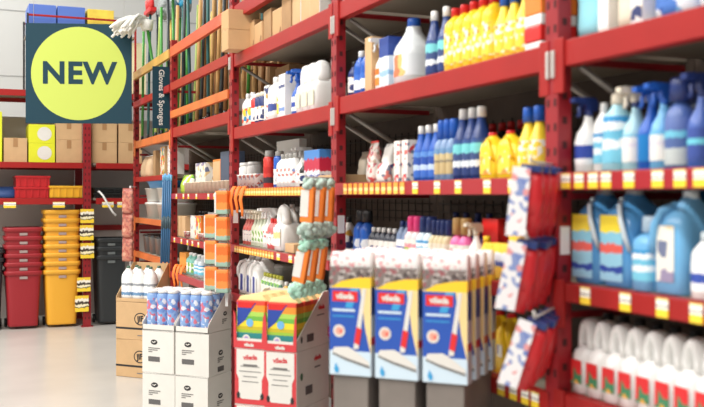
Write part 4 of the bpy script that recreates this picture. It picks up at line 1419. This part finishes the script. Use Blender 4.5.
# orange cloth tongues drooping from the rails
OR2 = mat('orange_cloth', (242, 126, 44), .6)
for gi, (px0, zc, zt, nn, where) in enumerate(((234, 6.0, 1.545, 3, 'at the left end of the tagged rail, centre'), (176, 7.72, .93, 3, 'low beside the post left of sponge packs'))):
    for k in range(nn):
        o = gpt(px0 + (5.0 if gi == 0 else 3.6) * k, zc - .05 * k)
        L = .17 - .02 * (k % 2)
        pts = [(.03, 0, 0), (0, 0, .012), (-.03, 0, -.01), (-.045, .004, -L * .4), (-.04, -.006, -L * .8), (-.03, 0, -L)]
        q = link('orange_cloth', MB().tube(pts, (.02, .006), OR2, 8, (.008, .004)).build('orange_cloth'), None, (o[0], o[1], zt), RZ)
        q.data.polygons.foreach_set('use_smooth', [True] * len(q.data.polygons))
        tag(q, f'orange cloth drooping {where}, {ordinal(k, nn)}', 'cloth', 'orange cloths drooping, ' + where)

# flesh coloured packs at the far post
PK = printed('flesh_pack_print', (196, 126, 106), [(176, 92, 80), (214, 166, 140), (160, 100, 88)], 40, .5)
for k in range(3):
    o = gpt(127, 9.25)
    place(pouch(.23, .12, .05, PK, mat('flesh_header', (170, 90, 80), .5), 50 + k), 'glove_pack', f'flesh coloured hanging pack left of the farthest post, {["top", "middle", "bottom"][k]} one', 'gloves', (o[0], o[1], 1.335 - .235 * k), RZ, 'flesh coloured packs on the far post')
o = gpt(127, 9.25)
s = link('merchandise_strip', MB().box((0, 0, .4), (.003, .02, .8), WHITE).build('strip'), None, (o[0] + .03, o[1] + .03, .80), RZ)
tag(s, 'white hanging strip behind the flesh coloured packs', 'strip')
link('clip', MB().tube([(0, 0, .79), (XF - o[0] - .02, 0, .79)], .004, STEEL, 6).build('strip_clip'), s)

# blue poles hung at the second farthest post
for k in range(5):
    o = gpt(160.5 + 1.9 * k, 7.85)
    b = MB().tube([(0, 0, 0), (.02, 0, .72)], .0085, mat('pole_blue', (54, 104, 148), .35), 8)
    q = link('mop_pole', None, None, (o[0], o[1], .945 + .01 * (k % 2)))
    tag(q, f'blue mop pole hanging beside wide blue trays, {ordinal(k, 5)} of five', 'pole', 'blue mop poles')
    link('pole', b.build('pole'), q)
    link('sleeve', MB().tube([(.008, 0, .28), (.011, 0, .38)], .0105, mat('pole_sleeve', (60, 84, 96), .4), 8).build('sleeve'), q)
    link('end_cap', MB().tube([(.018, 0, .68), (.02, 0, .73)], .010, SKY, 8).build('end_cap'), q)

# ------------------------------------------------------------------ brooms and handles standing in the far bays
HMATS = {'green': mat('handle_green', (70, 150, 60), .4), 'pale_green': mat('handle_pale_green', (190, 214, 120), .4), 'wooden': WOOD, 'dark wooden': mat('handle_dark_wood', (150, 104, 60), .6),
         'teal': mat('handle_teal', (40, 96, 96), .4), 'dark': mat('handle_dark', (44, 52, 56), .4), 'yellow': mat('handle_yellow', (236, 206, 110), .4)}


@lru_cache(None)
def handle_mesh(L, c, lean, r):
    return MB().tube([(0, 0, 0), (lean * .5, .0, L * .5), (lean, 0, L)], r, HMATS[c], 10).build('handle')


def stick(X, y, L, c, head, label, lean=0.0, r=.014, z=2.067):
    o = link('broom', None, None, (X, y, z))
    tag(o, label, 'broom', 'brooms ' + label.split('broom', 1)[1].split(',')[0][-18:].strip() if not head else None)
    link('handle', handle_mesh(L, c, lean, r), o)
    link('end_cap', MB().tube([(0, 0, -.0), (0, 0, .05)], r * 1.15, BLACK, 8).build('end_cap'), o)
    if head == 'mop':
        rnd = random.Random(8)
        mm = mat('mop_white', (232, 230, 224), .9, noise=.18, nscale=30)
        b = MB().loft([(L - .05, .05, .07, 2, lean), (L + .04, .06, .09, 2, lean)], mm, 12)
        for k in range(44):
            a_ = pi + rnd.uniform(-1.0, 1.0)
            ln_ = rnd.uniform(.20, .36)
            u0 = rnd.uniform(-.02, .05)
            pts = [(lean + cos(a_) * ln_ * f, sin(a_) * ln_ * f * .8, L + u0 + .05 * sin(f * 2.4) - .13 * f * f + rnd.uniform(-.008, .008)) for f in (0, .25, .5, .75, 1)]
            b.tube(pts, .017, mm, 6, .013)
        link('mop_head', b.build('mop_head'), o)
    elif head == 'greymop':
        b = blob(MB(), (lean - .02, 0, L + .04), .12, GREYFL, 1.0, 1.4, .7, int(y * 10), 36)
        link('mop_head', b.build('mop_head'), o)
    elif head:
        hm = {'blue': mat('broom_blue', (50, 150, 190), .4), 'red': REDP, 'white': WHITE, 'black': BLACK}[head]
        link('broom_block', MB().box((lean, 0, L + .02), (.07, .30, .05), hm, .012).build('broom_block'), o)
        br = MB()
        for k in range(14):
            yy = -.14 + .28 * k / 13
            br.tube([(lean, yy, L + .045), (lean - .01, yy * 1.15, L + .15)], .016, hm if head != 'white' else GREYFL, 6, .010)
        link('bristles', br.build('bristles'), o)
    return o


def bundle(n, bay_i, z, seq, heads, where, L0, seed):
    rnd = random.Random(seed)
    y0, y1 = PY[bay_i] + .07, PY[bay_i + 1] - .07
    items = []
    for i in range(n):
        y = y1 + (y0 - y1) * (i + .5) / n
        X = 1.765 + .075 * ((i * 2) % 5) + rnd.uniform(-.01, .01)
        zc = y * KX + X * sin(YAW)
        px = XV + FPX * X / (KX * zc)
        items.append((px, X, y, seq[i % len(seq)], heads.get(i), rnd.uniform(-.03, .05), L0 + rnd.uniform(-.06, .12)))
    items.sort()
    for k, (px, X, y, c, hd, ln, L) in enumerate(items):
        nmx = {'mop': ' with white string mop head', 'greymop': ' with grey fluffy head', 'red': ' with red brush head', 'white': ' with white brush head', 'blue': ' with blue brush head'}.get(hd, '')
        o_ = ordinal(k, n) + ('' if k in (0, n - 1) else ' from left')
        stick(X, y, L, c, hd, f'{c.replace("_", " ")} broom{nmx} {where}, {o_}', ln, .015 if 'wooden' in c else .013, z)


D_SEQ = ['green', 'pale_green', 'dark', 'green', 'yellow', 'teal', 'green', 'wooden', 'dark']
M_SEQ = ['dark', 'wooden', 'teal', 'wooden', 'dark wooden', 'teal', 'wooden', 'wooden', 'dark wooden', 'green']
bundle(26, 4, 2.047, D_SEQ, {5: 'red', 9: 'greymop', 13: 'greymop', 16: 'blue', 20: 'white'}, 'in farthest bay', 1.12, 3)
stick(1.86, 8.98, 1.06, 'green', 'mop', 'green broom with white string mop head sticking out over the NEW sign', -.16, .014, 2.047)
bundle(28, 3, 2.067, M_SEQ, {0: 'blue', 2: 'white'}, 'behind orange bars', 1.30, 5)

# ------------------------------------------------------------------ signs
R90 = radians(90)
ns = link('hanging_sign', None, None, (xback(78.3, 9.3), 9.3, 2.66), radians(72))
tag(ns, 'large dark teal hanging sign with lime disc reading NEW', 'sign')
link('board', MB().box((0, 0, 0), (.012, .985, .945), TEAL, .002).build('sign_board'), ns)
link('disc', MB().flat(circle(.442, 64), -.0066, SIGNLIME).build('sign_disc'), ns)
link('lettering', MB().text('NEW', -.0078, .0, -.005, .285, TEAL, .010, .0012, space=1.09).build('sign_letters'), ns)
for s in (-1, 1):
    link('wire', MB().tube([(0, s * .42, .47), (0, s * .42, 3.2)], .002, STEEL, 6).build('sign_wire'), ns)
gx, gy = gpt(160.5, 8.15)
gs = link('aisle_sign', None, None, (gx, gy, 2.345), R90)
tag(gs, 'narrow dark teal sign with vertical white Gloves & Sponges lettering', 'sign')
link('board', MB().box((0, 0, 0), (.01, .15, .53), TEAL, .002).build('aisle_board'), gs)
link('lettering', MB().text('Gloves & Sponges', -.0058, 0, .0, .066, WCARD, .0008, .0008, rot=-pi / 2).build('aisle_letters'), gs)
link('bracket', MB().tube([(.01, -.06, .1), (.01, -.17, .1)], .006, STEEL, 6).build('aisle_bracket'), gs)

# ------------------------------------------------------------------ back racking
YBK = 11.22


def back_bay(xa, xb, label, post_left):
    root = link('back_racking', None, None, (xa, YBK, 0))
    tag(root, label, 'racking')

    def part(name, mb, parent=root):
        mb.v = [(a - xa, b - YBK, c) for a, b, c in mb.v]
        return link(name, mb.build(name), parent)
    xp = xa if post_left else xb
    for yy, fr in ((YBK, True), (YBK + .78, False)):
        m = MB().box((xp, yy + .03, 1.62), (.085, .06, 3.24), RED_POST)
        if fr:
            z = .1
            while z < 3.15:
                for s in (-.02, .02):
                    m.box((xp + s, yy - .0006, z), (.013, .002, .028), SLOT)
                z += .075
        m.box((xp, yy + .03, .004), (.13, .11, .008), RED_POST)
        part('upright', m)
    L = xb - xa
    xm = (xa + xb) / 2
    for zt, hh in ((1.88, .065), (2.69, .07), (1.475, .07)):
        for yy in (YBK + .01, YBK + .79):
            part('beam', MB().box((xm, yy, zt - hh / 2), (L - .087, .04, hh), RED_BEAM, .003))
        part('shelf_board', MB().box((xm, YBK + .4, zt - .012), (L - .02, .72, .024), PANEL))
    return root


xpst = xback(86.5, YBK)
b1 = back_bay(xpst - 1.83, xpst, 'red racking at the back holding red and yellow crates', False)
r2 = link('back_racking', None, None, (xpst + .05, YBK, 0))
tag(r2, 'red racking at the back above the black bins', 'racking')
for zt, hh in ((1.88, .065), (2.69, .07), (1.475, .07)):
    for yy in (.01, .79):
        link('beam', MB().box((.88, yy, zt - hh / 2), (1.66, .04, hh), RED_BEAM, .003).build('beam'), r2)
    link('shelf_board', MB().box((.88, .4, zt - .012), (1.72, .72, .024), PANEL).build('shelf_board'), r2)
link('upright', MB().box((1.75, .03, 1.62), (.085, .06, 3.24), RED_POST).build('upright'), r2)
link('upright', MB().box((1.75, .81, 1.62), (.085, .06, 3.24), RED_POST).build('upright'), r2)
link('beam', MB().box((.88, .79, 1.11), (1.66, .04, .065), RED_BEAM, .003).build('beam'), r2)
BP = mat('grey_sheet', (206, 198, 192), .7, noise=.05, nscale=3)
link('back_panel', MB().box((.88, .86, 1.25), (1.74, .012, 2.4), BP).build('back_panel'), r2)
link('back_panel', MB().box((.915, .86, 1.25), (1.74, .012, 2.4), BP).build('back_panel'), b1)
for root, xs in ((b1, (9, 58)), (r2, (107, 122))):
    for px in xs:
        xx = xback(px, YBK)
        link('price_tag', MB().box((xx - root.location.x, -.016, 1.40), (.13, .003, .065), TAGM).build('price_tag'), root)

ts = link('top_frame', None, None, (xback(27, YBK), YBK, 2.692))
tag(ts, 'thin red frame holding blue boxes above the NEW sign', 'frame')
wt = xback(134.5, YBK) - xback(27, YBK)
link('shelf', MB().box((wt / 2, .3, .655), (wt, .6, .022), PANEL).build('frame_shelf'), ts)
for yy in (-.01, .6):
    link('guard_bar', MB().box((wt / 2, yy, .84), (wt, .02, .022), RED_BEAM, .002).build('guard_bar'), ts)
for xx in (0, wt):
    for yy in (-.01, .6):
        link('frame_leg', MB().box((xx, yy, .43), (.022, .022, .86), RED_BEAM if xx else BLACK, .002).build('frame_leg'), ts)
LB = mat('lime_box', (222, 226, 40), .5)


def bbox(px0, px1, z0, z1, m, name, label, cat='box', d=.5, circ=False, y=YBK + .32, tape=True):
    xa, xb = xback(px0, YBK + .04), xback(px1, YBK + .04)
    w_, h_ = abs(xb - xa) - .006, z1 - z0
    o = link(name, None, None, ((xa + xb) / 2, y, z0), R90 + random.uniform(-.01, .01))
    tag(o, label, cat)
    link('box', MB().box((0, 0, h_ / 2), (d, w_, h_), m, .004).build('box'), o)
    if circ:
        link('round_label', MB().flat(circle(.078, 28), -d / 2 - .0006, WCARD, -w_ * .1, h_ * .5).build('round_label'), o)
    elif tape:
        t = MB().flat(rect(-.025, .025, h_ * .62, h_ * .99), -d / 2 - .0006, TAPE)
        link('tape', t.build('tape'), o)
    return o


Z = 1.882
bbox(3, 27, Z, Z + .27, CARD, 'storage_carton', 'brown carton left of the lime green boxes')
bbox(-22, 2, Z, Z + .56, LB, 'storage_box', 'lime green box cut by the left frame edge', tape=False)
bbox(28, 55, Z, Z + .215, LB, 'storage_box', 'lower lime green box with white round label', circ=True)
bbox(28, 55, Z + .216, Z + .43, LB, 'storage_box', 'upper lime green box with white round label', circ=True)
bbox(55.5, 82, Z, Z + .26, CARD, 'storage_carton', 'lower brown carton right of lime boxes')
bbox(55.5, 82, Z + .261, Z + .46, CARD, 'storage_carton', 'upper brown carton right of lime boxes')
bbox(91.5, 117, Z, Z + .24, CARD, 'storage_carton', 'lower brown carton right of the back post')
bbox(91.5, 117, Z + .241, Z + .47, CARD, 'storage_carton', 'upper brown carton right of the back post')
bbox(118, 142, Z, Z + .24, CARD, 'storage_carton', 'lower brown carton nearest the broom bay')
bbox(118, 142, Z + .241, Z + .47, CARD, 'storage_carton', 'upper brown carton nearest the broom bay')
Z = 3.362
BB = mat('box_blue_top', (84, 116, 196), .5)
bbox(28, 56, Z, Z + .31, BB, 'storage_box', 'blue box above the NEW sign, left one', tape=False)
bbox(57, 85, Z, Z + .31, BB, 'storage_box', 'blue box above the NEW sign, right one', tape=False)
bbox(87, 114, Z, Z + .30, mat('box_yellow_white', (240, 210, 80), .5, noise=.2, nscale=5), 'storage_box', 'yellow box above the NEW sign', tape=False)
Z = 2.702
bbox(122, 146, Z, Z + .6, mat('pale_yellow_box', (244, 236, 190), .5, noise=.06, nscale=3), 'storage_box', 'tall pale yellow box right of NEW sign', tape=False)


@lru_cache(None)
def crate(w, d, h, m):
    b = MB()
    t = .006
    b.box((0, 0, t / 2), (d, w, t), m)
    for s in (-1, 1):
        b.box((s * (d / 2 - t / 2), 0, h / 2), (t, w, h), m)
        b.box((0, s * (w / 2 - t / 2), h / 2), (d - 2 * t, t, h), m)
    rim = MB().box((-d / 2 - .006, 0, h - .012), (.02, w + .02, .024), m, .004)
    rim.box((d / 2 + .006, 0, h - .012), (.02, w + .02, .024), m, .004)
    for s in (-1, 1):
        rim.box((0, s * (w / 2 + .002), h - .012), (d, .018, .024), m, .004)
    for k in range(5):
        b.box((-d / 2 - .004, -w * .4 + w * .8 * k / 4, h * .45), (.012, .014, h * .8), m, .002)
    return [('tub', b.build('crate_tub'), []), ('rim', rim.build('crate_rim'), [])]


CR, CY = mat('crate_red', (196, 34, 40), .35), mat('crate_yellow', (244, 188, 50), .35)
xr = xback(31.5, YBK + .05)
place(crate(.36, .5, .125, CR), 'crate', 'lower red plastic crate of two above red bins', 'crate', (xr, YBK + .33, 1.477), R90)
place(crate(.36, .5, .125, CR), 'crate', 'upper red plastic crate of two above red bins', 'crate', (xr + .01, YBK + .33, 1.604), R90)
place(crate(.36, .5, .14, CY), 'crate', 'yellow plastic crate above yellow bins', 'crate', (xback(65.5, YBK + .05), YBK + .33, 1.477), R90)
xb_ = xback(5, YBK + .1)
q = link('blue_bag', pouch(.13, .26, .2, mat('blue_bag', (60, 96, 160), .5), None, 61)[0][1], None, (xb_, YBK + .3, 1.477), R90)
tag(q, 'crumpled blue bag left of the red crates', 'bag')
BT = mat('black_tray', (34, 38, 38), .35)
for k in range(2):
    place(crate(.44, .5, .06, BT), 'storage_tray', f'{["lower", "upper"][k]} black plastic tray above the black bins', 'tray', (xback(113, YBK + .05), YBK + .33, 1.477 + k * .062), R90 + .04 * k)
hx = xback(97, YBK)
hs = link('hose', MB().tube([(0, .3, .06), (.02, .02, .075), (.05, -.05, .03), (.10, -.06, -.06), (.16, -.05, -.16), (.20, -.04, -.20)], .012, WHITE, 8).build('hose'), None, (hx, YBK, 1.477))
tag(hs, 'white hose drooping over the rail under black trays', 'hose')
tag(link('blue_bottle', bottle(.13, .07, .07, BLUE, BLUE)[0][1], None, (xback(130, YBK + .05), YBK + .15, 1.477), 0), 'small blue bottle beside the black trays', 'bottle')


# bins
@lru_cache(None)
def bin_spec(w, d, h, m, lab, wheels):
    def sec(z):
        f = z / h
        return (z, d / 2 * (.80 + .17 * f), w / 2 * (.80 + .17 * f), 7)
    b = MB()
    n = 28
    b.loft([sec(.03), sec(.05), sec(h * .5), sec(h - .002)], m, n, cap1=False)
    t = .002
    ins = [sec(h - .002), sec(h * .5), sec(.06)]
    b.loft([(z, a - t, c - t, e) for z, a, c, e in ins], m, n, cap0=False)
    rim = MB()
    rr = [(h - .050, d / 2 * .97 + .002, w / 2 * .97 + .002, 7), (h - .046, d / 2 * 1.04, w / 2 * 1.04, 7), (h - .012, d / 2 * 1.05, w / 2 * 1.05, 7), (h, d / 2 * 1.035, w / 2 * 1.035, 7), (h, d / 2 * .955, w / 2 * .955, 7)]
    rim.loft(rr, m, n, cap0=False, cap1=False)
    parts = [('body', b.build('bin_body'), []), ('rim', rim.build('bin_rim'), []),
             ('grip_plate', MB().box((-d / 2 * .985, 0, h - .075), (.012, .085, .03), lab, .004).build('bin_plate'), [])]
    if wheels:
        for s in (-1, 1):
            parts.append(('wheel', MB().tube([(d * .30, s * w * .40, .05), (d * .30, s * w * .47, .05)], .05, BLACK, 18).build('bin_wheel'), []))
    return parts


BR, BY, BBK = mat('bin_red', (158, 32, 42), .45), mat('bin_yellow', (240, 176, 52), .45), mat('bin_black', (46, 50, 52), .4)
PL = mat('plate_grey', (170, 150, 146), .5)


def stack(px, m, n, h, pitch, colour, w=.40, d=.42, lab=PL, wheels=True):
    x = xback(px, YBK + .02)
    for k in range(n):
        pos = 'bottom' if k == 0 else ('topmost' if k == n - 1 else ORD[k] + ' from floor')
        place(bin_spec(w, d, h, m, lab, wheels and k == 0), 'waste_bin', f'{colour} plastic bin in the {colour} stack, {pos}', 'bin', (x, YBK + .24, k * pitch + .001), R90, f'{colour} nested bins')


stack(23, BR, 6, .655, .098, 'red')
stack(62, BY, 8, .655, .098, 'yellow')
stack(111, BBK, 3, .81, .10, 'black', .36, .42, mat('plate_dark', (110, 116, 116), .5))
stack(-14, BBK, 2, .81, .10, 'left edge dark', .36)

# cards on the back post
YC = bands('yellow_price_card', [(0, (250, 214, 60)), (.25, (60, 56, 50)), (.32, (250, 240, 200)), (.45, (70, 60, 50)), (.62, (250, 244, 224)), (.8, (246, 206, 60))], wob=.16, wscale=5)
for k, (px, y0, y1, t) in enumerate(((86.5, 209, 223, .05), (86, 225, 240, -.12), (86.5, 243, 258, .06), (83, 277, 291, .1), (81, 295, 311, -.08))):
    z0, z1 = 1.5 - (y1 - HOR) / 87.2, 1.5 - (y0 - HOR) / 87.2
    b = MB().box((0, 0, (z1 - z0) / 2), (.004, .15, z1 - z0), YC)
    o = link('price_card', b.build('price_card'), None, (xback(px, YBK - .03), YBK - .03 - .004 * k, z0), R90 + t * .2)
    tag(o, f'yellow price card on the back post beside bins, {["topmost", "second from top", "third from top", "fourth from top", "lowest"][k]}', 'price card', 'yellow price cards on the back post')
